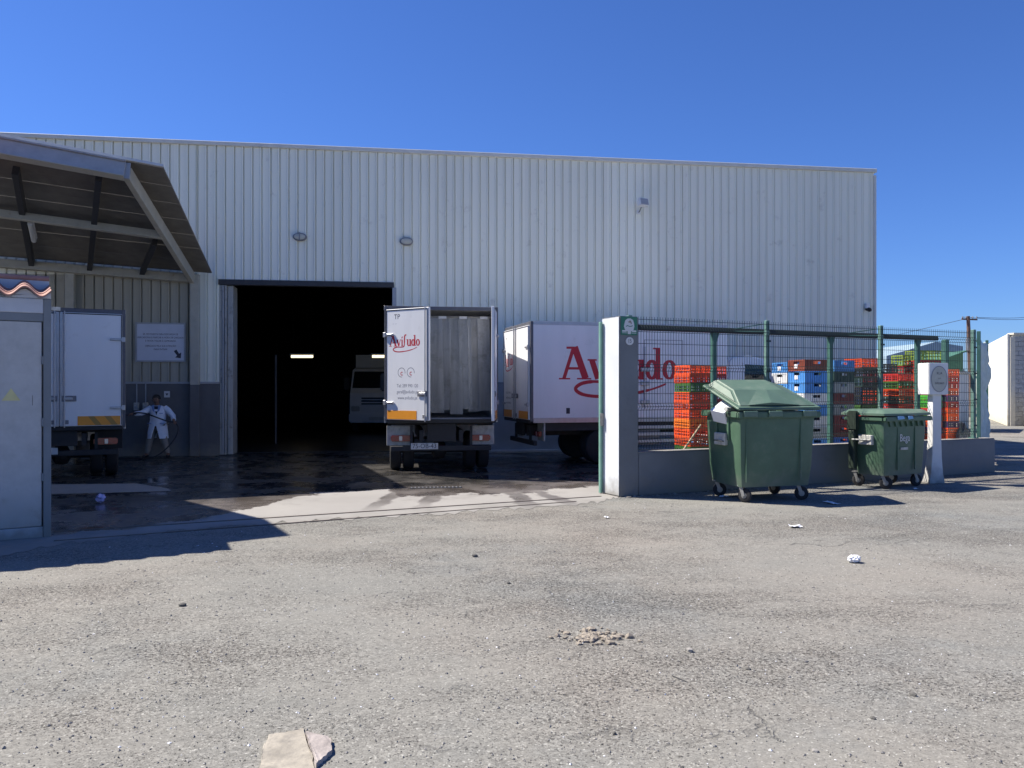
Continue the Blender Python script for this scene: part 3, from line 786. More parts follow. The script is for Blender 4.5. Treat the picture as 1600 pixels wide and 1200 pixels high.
# ------------------------------------------------------------------ lorries
def tyre_prof(r, w): return [(r*.60, 0), (r*.88, 0), (r*.97, w*.08), (r, w*.22), (r, w*.78), (r*.97, w*.92), (r*.88, w), (r*.60, w)]
def wheel(parent, x, y, r=.38, w=.22, side=1):
    mb = MB(); mb.smooth = True; mb.lathe(tyre_prof(r, w), (x if side < 0 else x - w, y, r + .005), (1, 0, 0), 26)
    ty = mb.build('wheel', 'rubber', parent)
    mb = MB(); mb.smooth = True
    x1 = x if side > 0 else x
    mb.lathe([(r*.60, 0), (r*.60, .03), (r*.5, .05), (r*.22, -.02), (r*.18, .05), (r*.05, .06)], (x1 - side*.075, y, r + .005), (side, 0, 0), 20)
    mb.build('rim', 'alu', ty)
    return ty
def lorry(name, label, rear_center, rotz, Lbox=3.3, Wd=2.15, zf=0.98, zt=3.15, left_open=0, right_open=0, inside=False, cab=True, mirrors=True, plate=None, style=0, side_logo=False, detail=True):
    t = thing(name, label, 'lorry', rear_center, rotz, 'box lorries')
    hw = Wd/2
    # box body
    MB().box(-hw, -hw + .06, .06, Lbox, zf + .06, zt - .06).build('side_panel', 'box_white', t)
    sp_ = MB().box(hw - .06, hw, .06, Lbox, zf + .06, zt - .06).build('side_panel', 'box_white', t)
    MB().box(-hw + .061, hw - .061, Lbox - .06, Lbox, zf + .06, zt - .06).build('front_panel', 'box_white', t)
    MB().box(-hw, hw, .06, Lbox, zt - .0595, zt).build('roof', 'box_white', t, .01)
    MB().box(-hw, hw, .06, Lbox, zf, zf + .0595).build('floor', 'alu_dark', t, .006)
    for s in (-1, 1):
        MB().box(s*hw, s*(hw - .055), 0, .0595, zf, zt).build('rear_post', 'frame_grey', t, .006)
        MB().box(s*(hw + .004), s*(hw - .03), .061, Lbox, zf - .03, zf + .075).build('bottom_rail', 'alu', t, .004)
        MB().box(s*(hw + .004), s*(hw - .03), .061, Lbox, zt - .07, zt + .004).build('top_rail', 'alu' if style else 'box_white', t, .004)
    MB().box(-hw + .056, hw - .056, 0, .0595, zt - .075, zt - .002).build('rear_header', 'frame_grey', t, .005)
    MB().box(-hw + .056, hw - .056, -.02, .0595, zf - .04, zf + .03).build('rear_sill', 'black', t, .005)
    # inner lining
    if inside:
        MB().box(-hw + .062, -hw + .075, .06, Lbox - .07, zf + .061, zt - .062).build('lining', 'box_inside', t)
        MB().box(hw - .075, hw - .062, .06, Lbox - .07, zf + .061, zt - .062).build('lining', 'box_inside', t)
        MB().box(-hw + .08, hw - .08, Lbox - .08, Lbox - .062, zf + .062, zt - .062).build('lining', 'box_inside', t)
        rnd = random.Random(5)
        xs = -hw + .12
        while xs < hw - .2:
            wst = .24; yy = .22 + rnd.uniform(-.04, .04); tw = rnd.uniform(-.07, .07); mb = MB(); mb.smooth = True
            zz = [zt - .2, zt - .5, zt - 1.1, zt - 1.6, zf + .12 + rnd.uniform(0, .1)]
            vs = []; nx = 5; drift = rnd.uniform(-.05, .05)
            for i, z in enumerate(zz):
                for j in range(nx):
                    u = j/(nx-1)
                    vs.append((xs + u*wst + drift*i/4, yy + math.sin(u*math.pi)*.010 + tw*i/4*(u-.5)*2 + .02*i/4, z))
            mb.add(vs, [(i*nx+j, i*nx+j+1, (i+1)*nx+j+1, (i+1)*nx+j) for i in range(len(zz)-1) for j in range(nx-1)])
            mb.build('curtain_strip', 'curtain', t)
            xs += .185
        mb = MB(); mb.tube([(-hw + .08, .22, zt - .18), (hw - .08, .22, zt - .18)], .018, 8); mb.build('curtain_rail', 'galv', t)
        for k in range(5):
            MB().box(-.85 + k*.4, -.70 + k*.4, .17, .2, zt - .22, zt - .17).build('curtain_clip', 'sign_white', t)
    # doors
    dw = hw - .058; dz0, dz1 = zf + .035, zt - .08
    for s, ang in ((-1, left_open), (1, right_open)):
        # hinge at x = s*(hw-.056); door runs towards the middle
        e = (lambda a: a) if s < 0 else (lambda a: -a)
        mb = MB(); mb.box(e(0), e(dw - .006), -.035, .02, dz0, dz1)
        dmat = 'box_white'
        d = mb.build('rear_door', dmat, t, .006, loc=(s*(hw - .056), 0, 0), rot=(0, 0, -R(ang) if s < 0 else R(ang)))
        # rubber seal and edge trim
        MB().box(e(dw - .05), e(dw - .001), -.042, -.0355, dz0 + .01, dz1 - .01).build('edge_trim', 'alu', d, .002)
        MB().box(e(.004), e(.018), -.040, -.0355, dz0 + .01, dz1 - .01).build('seal', 'black', d)
        MB().box(e(.02), e(dw - .052), -.040, -.0355, dz1 - .03, dz1 - .012).build('seal', 'black', d)
        for hz in (dz0 + .32, dz0 + (dz1-dz0)*.77):
            mb = MB(); mb.box(e(-.04), e(.20), -.062, -.0405, hz - .022, hz + .022)
            mb.box(e(-.05), e(.01), -.070, -.036, hz - .045, hz + .045)
            mb.box(e(.05), e(.17), -.072, -.062, hz - .012, hz + .012)
            mb.build('hinge', 'alu', d, .004)
        if (s < 0) or left_open == 0:
            # locking bar with handle
            mb = MB(); mb.tube([(e(dw - .075), -.055, dz0 - .02), (e(dw - .075), -.055, dz1 + .02)], .012, 8); mb.build('lock_bar', 'alu', d)
        mb = MB(); mb.box(e(dw - .26), e(dw - .03), -.052, -.0435, dz0 + .44, dz0 + .54); mb.build('handle_plate', 'alu_dark', d, .003)
        mb = MB(); mb.box(e(dw - .2), e(dw - .06), -.075, -.052, dz0 + .465, dz0 + .515); mb.build('handle', 'alu', d, .006)
        MB().box(e(dw - .14), e(dw - .085), -.05, -.0405, dz0 + .04, dz0 + .11).build('catch', 'alu_dark', d, .003)
        # reflective band with slanting stripes
        a0, a1 = .03, dw*.72; h0, h1 = dz0 + .012, dz0 + .175
        MB().box(e(a0), e(a1), -.0385, -.0356, h0, h1).build('reflective_band', 'orange_stripe', d)
        k = 0; xx = a0 + .04
        while xx + .26 < a1 + .05:
            pl = [(xx, h0 + .002), (min(xx + .10, a1), h0 + .002), (min(xx + .22, a1), h1 - .002), (min(xx + .12, a1), h1 - .002)]
            if style == 0 and left_open == 0:
                mb = MB(); mb.prism([(e(u), v) for u, v in pl], lambda u, v, dd: (u, dd, v), -.0388, -.0402); mb.build('stripe', 'brass_stripe', d)
            xx += .26
        if style == 1 and s < 0:
            R90 = (R(90), 0, 0)
            yy = -.0353
            text('lettering', 'TP', .13, 'dark_print', d, (.27, yy, dz1 - .15), R90)
            text('lettering', '... ...', .07, 'grey_print', d, (.21, yy, dz1 - .26), R90)
            sc = .19
            logo('lettering', lambda u, v, z: (.075 + u*sc, yy - z, dz1 - .70 + v*sc*1.05), 'red_print', d)
            for cx_ in (.38, .60):
                mb = MB(); ribbon(mb, [(cx_ + .085*math.cos(a), dz1 - 1.19 + .085*math.sin(a)) for a in [2*math.pi*k/24*0.8 - .2 for k in range(25)]], .012, lambda u, v, z: (u, yy - z, v), 0)
                mb.build('emblem_ring', 'grey_print', d)
                text('emblem_letter', 'c', .15, 'red_print', d, (cx_, yy - .0005, dz1 - 1.20), R90, ext=.0004)
            for i, tx in enumerate(('Tel: 289 990 120', 'geral@aviludo.pt', 'www.aviludo.pt')):
                text('lettering', tx, .088, 'grey_print', d, (.52, yy, dz1 - 1.44 - i*.112), R90, sx=.85)
        if style == 2 and s < 0:
            R90 = (R(90), 0, 0)
            sc = .21
            logo('lettering', lambda u, v, z: (.08 + u*sc, -.0353 - z, dz1 - .80 + v*sc*1.15), 'red_print', d)
            text('lettering', 'TP', .10, 'dark_print', d, (.24, -.0353, dz1 - .2), R90)
            for i, tx in enumerate(('Tel: 289 990 120', 'geral@aviludo.pt', 'www.aviludo.pt')):
                text('lettering', tx, .07, 'grey_print', d, (.45, -.0353, dz1 - 1.42 - i*.11), R90)
    # chassis, bumper, lamps, wheels
    for s in (-1, 1):
        MB().box(s*.34, s*.42, .12, Lbox + 1.2, .60, .82).build('chassis_rail', 'chassis', t)
        mg = MB().box(s*(hw - .04), s*(hw - .50), .30, .335, .52, .90).build('mud_flap', 'worn_white' if style else 'rubber', t, .006)
        tl = MB().box(s*(hw - .12), s*(hw - .52), .22, .29, .60, .72).build('tail_lamp', 'tail_red', t, .02, 2)
        MB().box(s*(hw - .28), s*(hw - .34), .212, .219, .615, .705).build('reverse_lens', 'lamp_glass', tl, .004)
        MB().box(s*(hw + .002), s*(hw - .02), Lbox*.3, Lbox*.3 + .10, zf - .029, zf + .0).build('side_marker', 'orange_stripe', t)
        yw = Lbox*.36 if Lbox > 3.5 else .95
        wheel(t, s*(hw - .10), yw, side=s); wheel(t, s*(hw - .36), yw, side=s)
    yw = Lbox*.36 if Lbox > 3.5 else .95
    mb = MB(); mb.tube([(-hw + .3, yw, .385), (hw - .3, yw, .385)], .06, 10); mb.build('rear_axle', 'chassis', t)
    mb = MB(); mb.lathe([(.0, -.18), (.17, -.1), (.19, 0), (.17, .1), (0, .18)], (0, yw, .385), (1, 0, 0), 14); mb.build('differential', 'chassis', t)
    for s in (-1, 1): MB().box(s*(hw - .08), s*(hw - .13), .35, Lbox - .3, zf - .2, zf - .031).build('cross_member', 'chassis', t)
    MB().box(-hw + .06, hw - .06, .35, Lbox - .2, zf - .09, zf - .031).build('sub_frame', 'chassis', t)
    MB().box(-hw + .12, hw - .12, .10, .18, .42, .52).build('bumper', 'chassis', t, .01)
    for s in (-1, 1): MB().box(s*.55, s*.60, .12, .17, .521, zf - .092).build('bumper_bracket', 'chassis', t)
    MB().box(-.28, .28, .06, .12, .60, zf - .042).build('tow_box', 'chassis', t, .01)
    if plate is not None:
        pp = MB().box(-hw + .50, -hw + 1.02, .085, .098, .455, .575).build('number_plate', 'plate', t, .004)
        if plate: text('plate_lettering', plate, .125, 'dark_print', pp, (-hw + .76, .0842, .515), (R(90), 0, 0), ext=.0003, sx=.92)
    if side_logo:
        sc = 1.045*.66
        logo('lettering', lambda u, v, z: (hw + .0006 + z, .62 + u*sc*1.0, zf + .88 + v*sc), 'red_print', sp_)
        MB().box(hw + .001, hw + .004, .78, .86, zf + .16, zf + .28).build('side_sticker', 'dark_print', sp_)
        # side door outline, latch and guard
        for y0, y1, z0, z1 in ((2.55, 2.56, zf + .3, zt - .35), (3.45, 3.46, zf + .3, zt - .35), (2.55, 3.46, zt - .36, zt - .35)):
            MB().box(hw + .0005, hw + .004, y0, y1, z0, z1).build('side_door_seam', 'alu_dark', sp_)
        for z in (zf + .75, zf + 1.05, zf + .35):
            MB().box(hw + .001, hw + .05, 2.46, 2.66, z, z + .09).build('latch', 'alu', sp_, .006)
        mb = MB(); mb.tube([(hw + .03, 2.555, zf + .25), (hw + .03, 2.555, zt - .5)], .014, 8); mb.build('lock_bar', 'alu', sp_)
        for z in (.45, .60, .75):
            MB().box(hw - .05, hw - .01, 2.1, 3.7, z, z + .07).build('side_guard', 'alu', t, .004)
        for y in (2.2, 3.6): MB().box(hw - .09, hw - .051, y, y + .06, .44, zf - .031).build('guard_bracket', 'chassis', t)
        MB().box(hw - .5, hw - .12, 2.2, 3.0, .40, .85).build('fuel_tank', 'alu_dark', t, .04, 2)
    if cab:
        y0 = Lbox + .08; cw = .97
        prof = [(0, .52), (0, 2.22), (.12, 2.34), (.55, 2.36), (.95, 2.28), (1.30, 1.62), (1.44, 1.42), (1.50, 1.0), (1.50, .52)]
        c = MB().prism(prof, lambda u, v, d: (d, y0 + u, v), -cw, cw).build('cab', 'white_paint', t, .035, 2)
        for s in (-1, 1):
            win = [(.42, 1.52), (.42, 2.16), (.90, 2.14), (1.20, 1.55)]
            MB().prism(win, lambda u, v, d: (d, y0 + u, v), s*(cw + .001), s*(cw + .008)).build('side_window', 'glass_dark', c)
            dl = MB().box(s*(cw + .0005), s*(cw + .004), y0 + .36, y0 + .365, .75, 2.2).build('door_seam', 'alu_dark', c)
            MB().box(s*(cw + .001), s*(cw + .03), y0 + .42, y0 + .56, 1.34, 1.38).build('door_handle', 'black', c, .006)
            if mirrors: mi = MB().box(s*(cw + .05), s*(cw + .25), y0 + 1.22, y0 + 1.30, 1.55, 1.98).build('mirror', 'black', c, .03, 2)
            if mirrors: mb = MB(); mb.tube([(s*(cw - .02), y0 + 1.2, 1.96), (s*(cw + .15), y0 + 1.25, 1.93)], .015, 6); mb.build('mirror_arm', 'black', mi)
            hl = MB().box(s*(cw - .06), s*(cw - .36), y0 + 1.49, y0 + 1.525, .78, .96).build('headlight', 'lamp_glass', c, .02, 2)
            wheel(t, s*(cw + .01), y0 + .72, side=s)
            mb = MB(); mb.prism([(.72 + .46*math.cos(a), .39 + .46*math.sin(a)) for a in [math.pi*k/14 for k in range(15)]], lambda u, v, d: (d, y0 + u, max(v, .515)), s*(cw + .0015), s*(cw + .005)); mb.build('wheel_arch', 'black', c)
        ws = [Vector((-cw + .08, y0 + 0.985, 2.20)), Vector((cw - .08, y0 + 0.985, 2.20)), Vector((cw - .06, y0 + 1.30, 1.60)), Vector((-cw + .06, y0 + 1.30, 1.60))]
        nrm = (ws[1]-ws[0]).cross(ws[3]-ws[0]).normalized(); nrm = nrm if nrm.y > 0 else -nrm
        mb = MB(); mb.add([v + nrm*.012 for v in ws] + [v + nrm*.002 for v in ws], [(0,1,2,3),(7,6,5,4),(0,4,5,1),(1,5,6,2),(2,6,7,3),(3,7,4,0)]); mb.build('windscreen', 'glass_dark', c)
        for z in (1.02, 1.12, 1.22): MB().box(-.55, .55, y0 + 1.47, y0 + 1.515, z, z + .05).build('grille_bar', 'black', c, .006)
        MB().box(-cw - .01, cw + .01, y0 + 1.35, y0 + 1.62, .38, .72).build('front_bumper', 'white_paint', t, .04, 2)
        MB().box(-.26, .26, y0 + 1.621, y0 + 1.63, .47, .58).build('number_plate', 'plate', t)
        MB().box(-cw + .1, cw - .1, y0 + .1, y0 + 1.4, .45, .53).build('cab_floor', 'chassis', t)
    return t
mat('brass_stripe', (0.42, 0.22, 0.04), 0.4, 0, 0.06, 6)

# open lorry in the middle, backed up towards the wall
rl = at(600.5, 600, 15.5); rl.z = 0; Wd = 2.17
rc = rl + wu*(Wd/2)
lorry('box_lorry', 'white box lorry in the middle with rear doors open and strip curtain', (rc.x, rc.y, 0.004), WA, 3.1, Wd, 1.0, 3.19, 41, 80, True, True, True, '75-OB-43', 1)
# lorry under the canopy
ca = R(27); ux = Vector((math.cos(ca), math.sin(ca), 0))
rr_ = Vector((-7.03, 14.9, 0)); rc = rr_ - ux*1.05
lorry('box_lorry', 'white box lorry with closed rear doors parked under the steel canopy', (rc.x, rc.y, 0.004), ca, 2.95, 2.1, .92, 3.05, 0, 0, False, True, False, '', 0)
# lorry along the warehouse wall, lettering on its side
ha = R(15); hd_ = Vector((math.cos(ha), math.sin(ha), 0)); rgt = Vector((hd_.y, -hd_.x, 0))
nc = Vector(((829 - 800)/F*17.0, 17.0, 0)); rc = nc - rgt*1.08
lorry('box_lorry', 'white box lorry standing sideways behind the pillar, large red lettering on its side', (rc.x, rc.y, 0.004), math.atan2(-hd_.x, hd_.y), 4.55, 2.16, .93, 3.02, 0, 0, False, True, True, None, 2, True)
# lorry inside the hall, facing out
lf = Vector((-4.80, 29.0, 0)); LL = 3.0 + .08 + 1.6
lorry('box_lorry', 'white lorry facing out from inside the dark hall', (lf.x, lf.y + LL, 0.013), math.pi, 3.0, 2.1, .95, 2.85, 0, 0, False, True, True, None, 0)

# hall lamps
for (px, L_, lab) in ((472, .74, 'lit fluorescent lamp glowing in the dark hall, the one with nothing in front'), (600, .8, 'lit fluorescent lamp in the dark hall, half hidden by the open lorry door')):
    c = at(px, 557, 28.0)
    t = thing('hall_lamp', lab, 'lamp', c, 0, 'lit lamps inside the hall')
    mb = MB(); mb.smooth = True; mb.tube([(-L_/2, 0, 0), (L_/2, 0, 0)], .045, 8); mb.build('tube', 'tube_lit', t)
    MB().box(-L_/2 - .03, L_/2 + .03, -.06, .06, .05, .10).build('housing', 'lamp_white', t)
    for s in (-1, 1):
        mb = MB(); mb.tube([(s*.3, 0, .1), (s*.3, 0, HT - .12 - c.z)], .008, 5); mb.build('hanging_rod', 'steel_dark', t)
pz = at(431, 612, 24.0)
mb = MB(); mb.tube([(pz.x, pz.y, .012), (pz.x, pz.y, 2.6)], .035, 8); tag(mb.build('hall_pole', 'frame_grey'), 'thin pale upright pole standing inside the dark hall', 'pole')

# ------------------------------------------------------------------ wall fittings by the worker
t = thing('notice_board', 'pale notice board with small lettering and a black arrow on the wall', 'sign', on_wall(252, 535), WA)
MB().box(-.56, .56, -.060, -.034, -.46, .46).build('board', 'poster', t, .006)
for a in ((-.57, -.53, -.47, .47), (.53, .57, -.47, .47)): MB().box(a[0], a[1], -.064, -.033, a[2], a[3]).build('frame', 'steel_grey', t)
for a in ((.43, .47), (-.47, -.43)): MB().box(-.529, .529, -.064, -.033, a[0], a[1]).build('frame', 'steel_grey', t)
for i, (s_, z) in enumerate((('SR. MOTORISTA PARA DESCARGA DE', .19), ('MERCADORIA E MARCAR A HORA DE CHEGADA', .11), ('É FAVOR TOCAR À CAMPAINHA', .03), ('OBRIGADO PELA SUA ATENÇÃO', -.09), ('PARA ENTRAR', -.17))):
    text('lettering', s_, .058, 'dark_print', t, (0, -.0608, z), (R(90), 0, 0), ext=.0004, sx=.82)
mb = MB(); mb.prism([(.30, -.21), (.36, -.17), (.42, -.27), (.47, -.24), (.46, -.38), (.33, -.36), (.375, -.315)], lambda u, v, d: (u, d, v), -.0606, -.0625); mb.build('arrow', 'dark_print', t)
for (px, py, lab) in ((214, 635, 'grey socket box on the dark wall, left of the pair by the worker'), (228, 635, 'grey socket box on the dark wall, right of the pair by the worker')):
    p = on_wall(px, py, .03)
    t = thing('socket_box', lab, 'socket', p, WA, 'socket boxes beside the worker')
    MB().box(-.055, .055, -.08, -.001, -.09, .09).build('box', 'worn_white', t, .008)
    MB().box(-.03, .03, -.095, -.08, -.05, .01).build('socket_cover', 'steel_grey', t, .006)
    mb = MB(); mb.tube([(0, -.02, .09), (0, -.02, PL - p.z - .002)], .014, 6); mb.build('conduit', 'steel_grey', t)
p = on_wall(261, 616, .03)
t = thing('safety_sign', 'small white safety sign on the dark wall above the worker', 'sign', p, WA)
MB().box(-.065, .065, -.012, -.001, -.075, .075).build('plate', 'sign_white', t, .002)
mb = MB(); mb.prism([(-.035, .02), (.035, .02), (0, -.035)], lambda u, v, d: (u, d, v), -.0125, -.014); mb.build('symbol', 'dark_print', t)

# ------------------------------------------------------------------ worker with hose
def skin_mesh(name, verts, edges, radii, root, m, parent, sub=2, loc=None):
    me = bpy.data.meshes.new(name); me.from_pydata(verts, edges, [])
    o = bpy.data.objects.new(name, me); COL.objects.link(o)
    md_ = o.modifiers.new('skin', 'SKIN'); md_.use_smooth_shade = True
    for i, sv in enumerate(me.skin_vertices[0].data):
        r = radii[i]; sv.radius = r if isinstance(r, tuple) else (r, r); sv.use_root = (i == root)
    sb = o.modifiers.new('sub', 'SUBSURF'); sb.levels = sub; sb.render_levels = sub
    bpy.context.view_layer.update()
    me2 = bpy.data.meshes.new_from_object(o.evaluated_get(bpy.context.evaluated_depsgraph_get()))
    bpy.data.objects.remove(o); me2.name = name; me2.materials.clear()
    me2.polygons.foreach_set('use_smooth', [True]*len(me2.polygons))
    return link(name, me2, m, parent, loc)
WP = gnd(246, 715.0); WP.z = 0.004
man = thing('person', 'person in pale blue work coat and grey trousers spraying with a hose', 'person', WP, R(4))
V = []; E = []; RD = []
def jv(x, y, z, r, link_to=None):
    V.append((x, y, z)); RD.append(r); i = len(V) - 1
    if link_to is not None: E.append((link_to, i))
    return i
pel = jv(0, .02, .76, .12)
wst = jv(0.01, 0, .90, .11, pel); chs = jv(0.02, -.02, 1.08, (.15, .11), wst); nk0 = jv(0.02, -.03, 1.20, .06, chs)
nk1 = jv(0.01, -.05, 1.25, .05, nk0); hd0 = jv(0.0, -.075, 1.30, .072, nk1); hd1 = jv(-.005, -.075, 1.38, .086, hd0); hd2 = jv(-.005, -.06, 1.445, .055, hd1)
for s, foot in ((-1, -.235), (1, .245)):
    hp = jv(s*.09, .02, .73, .095, pel); kn = jv(foot*.68, -.06, .40, .062, hp); an = jv(foot, .0, .09, .042, kn); toe = jv(foot + s*.03, -.14, .035, .035, an)
def arm(s, sh, el, wr, hand_dir):
    a = jv(*sh, .06, chs); b = jv(*el, .042, a); c = jv(*wr, .03, b)
    hv = Vector(hand_dir).normalized(); pm = Vector(wr) + hv*.06; pmi = jv(*pm, (.036, .02), c)
    side = hv.cross(Vector((0, 0, 1))).normalized()
    for k, (o, l) in enumerate(((-.026, .05), (-.009, .058), (.009, .055), (.026, .042))):
        f0 = pm + side*o*.8 + hv*.03; f1 = f0 + hv*l*.5 + Vector((0,0,-.014)); f2 = f1 + hv*l*.25 + Vector((0,0,-.03))
        i0 = jv(*f0, .010, pmi); i1 = jv(*f1, .009, i0); jv(*f2, .008, i1)
    th0 = Vector(wr) + hv*.03 - side*.03; th1 = th0 + hv*.03 - side*.02 + Vector((0,0,-.015)); th2 = th1 + hv*.025 + Vector((0,0,-.015))
    i0 = jv(*th0, .012, c); i1 = jv(*th1, .010, i0); jv(*th2, .009, i1)
arm(-1, (-.16, -.02, 1.14), (-.31, -.16, 1.04), (-.42, -.30, 1.04), (-.7, -.6, -.1))
arm(1, (.20, -.02, 1.14), (.375, -.06, .97), (.435, -.20, .86), (.5, -.8, -.2))
body = skin_mesh('body', V, E, RD, 0, 'skin', man)
# hair
mb = MB(); mb.smooth = True; rings = []
for i in range(6):
    ph = R(-8 + i*18.5); rr = .094*math.cos(ph); rings.append([(-.005 + rr*math.cos(2*math.pi*k/14), -.052 + rr*1.08*math.sin(2*math.pi*k/14) + (.012 if i < 2 else 0), 1.385 + .098*math.sin(ph)) for k in range(14)])
mb.loft(rings); mb.build('hair', 'hair', man)
mb = MB(); mb.box(-.012, .008, -.175, -.155, 1.325, 1.36); mb.build('nose', 'skin', body, .006)
for s in (-1, 1):
    mb = MB(); mb.lathe([(.0, -.008), (.011, 0), (0, .008)], (-.003 + s*.032, -.157, 1.372), (0, 1, 0), 8); mb.build('eye', 'black', body)
    mb = MB(); mb.lathe([(.0, -.012), (.024, 0), (0, .012)], (-.005 + s*.092, -.07, 1.345), (1, 0, .0), 8); mb.build('ear', 'skin', body)
MB().box(-.03, .024, -.158, -.146, 1.29, 1.298).build('mouth', 'dark_print', body)
# trousers, shoes
V = []; E = []; RD = []
pel = jv(0, .02, .80, .15)
for s, foot in ((-1, -.235), (1, .245)):
    hp = jv(s*.10, .02, .70, .115, pel); kn = jv(foot*.70, -.06, .40, .085, hp); an = jv(foot, .0, .075, .068, kn)
skin_mesh('trousers', V, E, RD, 0, 'trousers', man)
for s, foot in ((-1, -.235), (1, .245)):
    V = []; E = []; RD = []
    a = jv(foot, .05, .045, .045); b = jv(foot + s*.02, -.08, .038, .045, a); jv(foot + s*.035, -.17, .03, .03, b)
    skin_mesh('shoe', V, E, RD, 0, 'black', man, 1)
# coat: two front halves that part below the waist, sleeves
def ringc(cx, cy, z, rx, ry, n=18): return [(cx + rx*math.cos(2*math.pi*k/n), cy + ry*math.sin(2*math.pi*k/n), z) for k in range(n)]
mb = MB(); mb.smooth = True
mb.loft([ringc(.02, -.02, 1.215, .08, .075), ringc(.02, -.02, 1.19, .17, .10), ringc(.02, -.02, 1.12, .205, .13), ringc(.02, -.01, 1.0, .185, .14), ringc(.01, 0, .86, .175, .145), ringc(.01, .01, .74, .20, .155)], True)
ct = mb.build('coat', 'coat', man)
for s in (-1, 1):
    mb = MB(); mb.smooth = True; rings = []
    for z, xi, xo, d in ((.90, .004, .172, .13), (.74, .018, .205, .16), (.60, .06, .225, .175), (.45, .10, .235, .18)):
        ring = []
        for k in range(13):
            a = math.pi*k/12
            ring.append((.01 + s*(xi + (xo - xi)*math.sin(a)), .0 - d*math.cos(a), z))
        inner = [((x_ - .01)*.93 + .01, y_*.93, z) for x_, y_, z in reversed(ring)]
        rings.append(ring + inner)
    mb.loft(rings); mb.build('coat_skirt', 'coat', ct)
for pts, rs in ((((-.13, -.02, 1.16), (-.20, -.06, 1.115), (-.31, -.16, 1.04), (-.40, -.275, 1.035)), (.075, .075, .062, .055)), (((.17, -.02, 1.16), (.24, -.03, 1.11), (.375, -.06, .97), (.425, -.165, .885)), (.075, .075, .062, .055))):
    mb = MB(); mb.smooth = True; mb.tube(pts, list(rs), 12); mb.build('sleeve', 'coat', ct)
mb = MB(); mb.prism([(-.055, 1.205), (.095, 1.205), (.03, 1.0)], lambda u, v, d: (u, d + (1.205 - v)*-.10, v), -.128, -.136); mb.build('shirt_front', 'shirt', ct)
for s in (-1, 1):
    mb = MB(); mb.prism([(.02 + s*.05, 1.235), (.02 + s*.11, 1.215), (.02 + s*.075, 1.10), (.02 + s*.03, 1.06)], lambda u, v, d: (u, d + (1.235 - v)*-.12, v), -.127, -.142); mb.build('lapel', 'coat_blue', ct)
MB().box(.09, .17, -.150, -.135, 1.03, 1.045).build('pocket_edge', 'coat_blue', ct)
for s in (-1, 1): MB().box(.01 + s*.10, .01 + s*.18, -.160, -.125, .80, .815).build('pocket_edge', 'coat_blue', ct)
# hose
lp = lambda x, y, z: (man.matrix_basis @ Vector((x, y, z)))
bpy.context.view_layer.update()
hp_ = [(-1.25, -.75, .86), (-.85, -.58, .93), (-.60, -.45, 1.0), (-.46, -.345, 1.025), (-.30, -.36, 1.06), (-.1, -.36, 1.03), (.15, -.33, .93), (.36, -.29, .85), (.46, -.26, .835), (.56, -.26, .72), (.52, -.30, .5), (.35, -.38, .25), (.15, -.45, .08), (-.05, -.5, .025), (-.5, -.5, .02), (-1.0, -.6, .02), (-1.6, -.3, .02)]
cat3 = []
for i in range(len(hp_) - 1):
    p0, p1, p2, p3 = (Vector(hp_[max(0, i-1)]), Vector(hp_[i]), Vector(hp_[i+1]), Vector(hp_[min(len(hp_)-1, i+2)]))
    for j in range(5):
        t_ = j/5; cat3.append(0.5*((2*p1) + (p2-p0)*t_ + (2*p0-5*p1+4*p2-p3)*t_*t_ + (3*p1-p0-3*p2+p3)*t_**3))
cat3.append(Vector(hp_[-1]))
ho = thing('hose', 'black hose held by the worker in the pale blue coat', 'hose', (0,0,0))
mb = MB(); mb.smooth = True; mb.tube([lp(*p) for p in cat3], .016, 8); mb.build('hose_tube', 'hose', ho)
mb = MB(); mb.smooth = True; mb.tube([lp(-1.25, -.75, .86), lp(-1.0, -.65, .905)], [.018, .024], 8); mb.build('nozzle', 'galv', ho)

# ------------------------------------------------------------------ street wall, gate pillar and fence
FA = math.atan2(fdir.y, fdir.x)
def Fp(s, q, h=0.0): return FC + fdir*s + bdir*q + Vector((0, 0, h))
def fence_s(px, q=0.1):
    p = ray_plane(px, 600, FC + bdir*q, bdir); return (p - FC).dot(fdir)
SEND = (gnd(1555, 738) - FC).dot(fdir)
pil = thing('gate_pillar', 'tall blue-grey gate pillar with sunlit white side and green plaque', 'pillar', FC, FA)
PW, PD, PH = 0.335, 0.50, 2.72
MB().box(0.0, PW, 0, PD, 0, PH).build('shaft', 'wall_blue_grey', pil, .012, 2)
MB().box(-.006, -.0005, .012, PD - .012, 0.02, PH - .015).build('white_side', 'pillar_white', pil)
pq = thing('green_plaque', 'green plaque with pale crest on top of the gate pillar', 'plaque', Fp(0.165, -.002, 2.575), FA)
MB().box(-.145, .145, -.008, -.001, -.14, .135).build('plate', 'sign_green', pq, .002)
cr = [(-.075, -.06), (-.095, -.01), (-.085, .03), (-.07, .08), (-.03, .108), (.02, .112), (.065, .09), (.085, .04), (.09, -.01), (.075, -.06), (.03, -.085), (.025, -.125), (-.025, -.125), (-.03, -.085)]
mb = MB(); mb.prism(cr, lambda u, v, d: (u, d, v), -.0085, -.011); mb.build('crest', 'sign_white', pq)
for s in (-1, 1):
    mb = MB(); mb.prism([(s*.05, -.068), (s*.125, -.068), (s*.125, -.092), (s*.045, -.09)], lambda u, v, d: (u, d, v), -.0085, -.0105); mb.build('ribbon', 'sign_white', pq)
    MB().box(s*.04, s*.125, -.0095, -.0083, -.112, -.104).build('underline', 'sign_white', pq)
mb = MB(); mb.prism([(-.03, .075), (-.01, .06), (.01, .085), (.03, .07), (.045, .04), (.03, .02), (.02, .05), (-.01, .045)], lambda u, v, d: (u, d, v), -.0112, -.012); mb.build('crest_mark', 'stone_brown', pq)
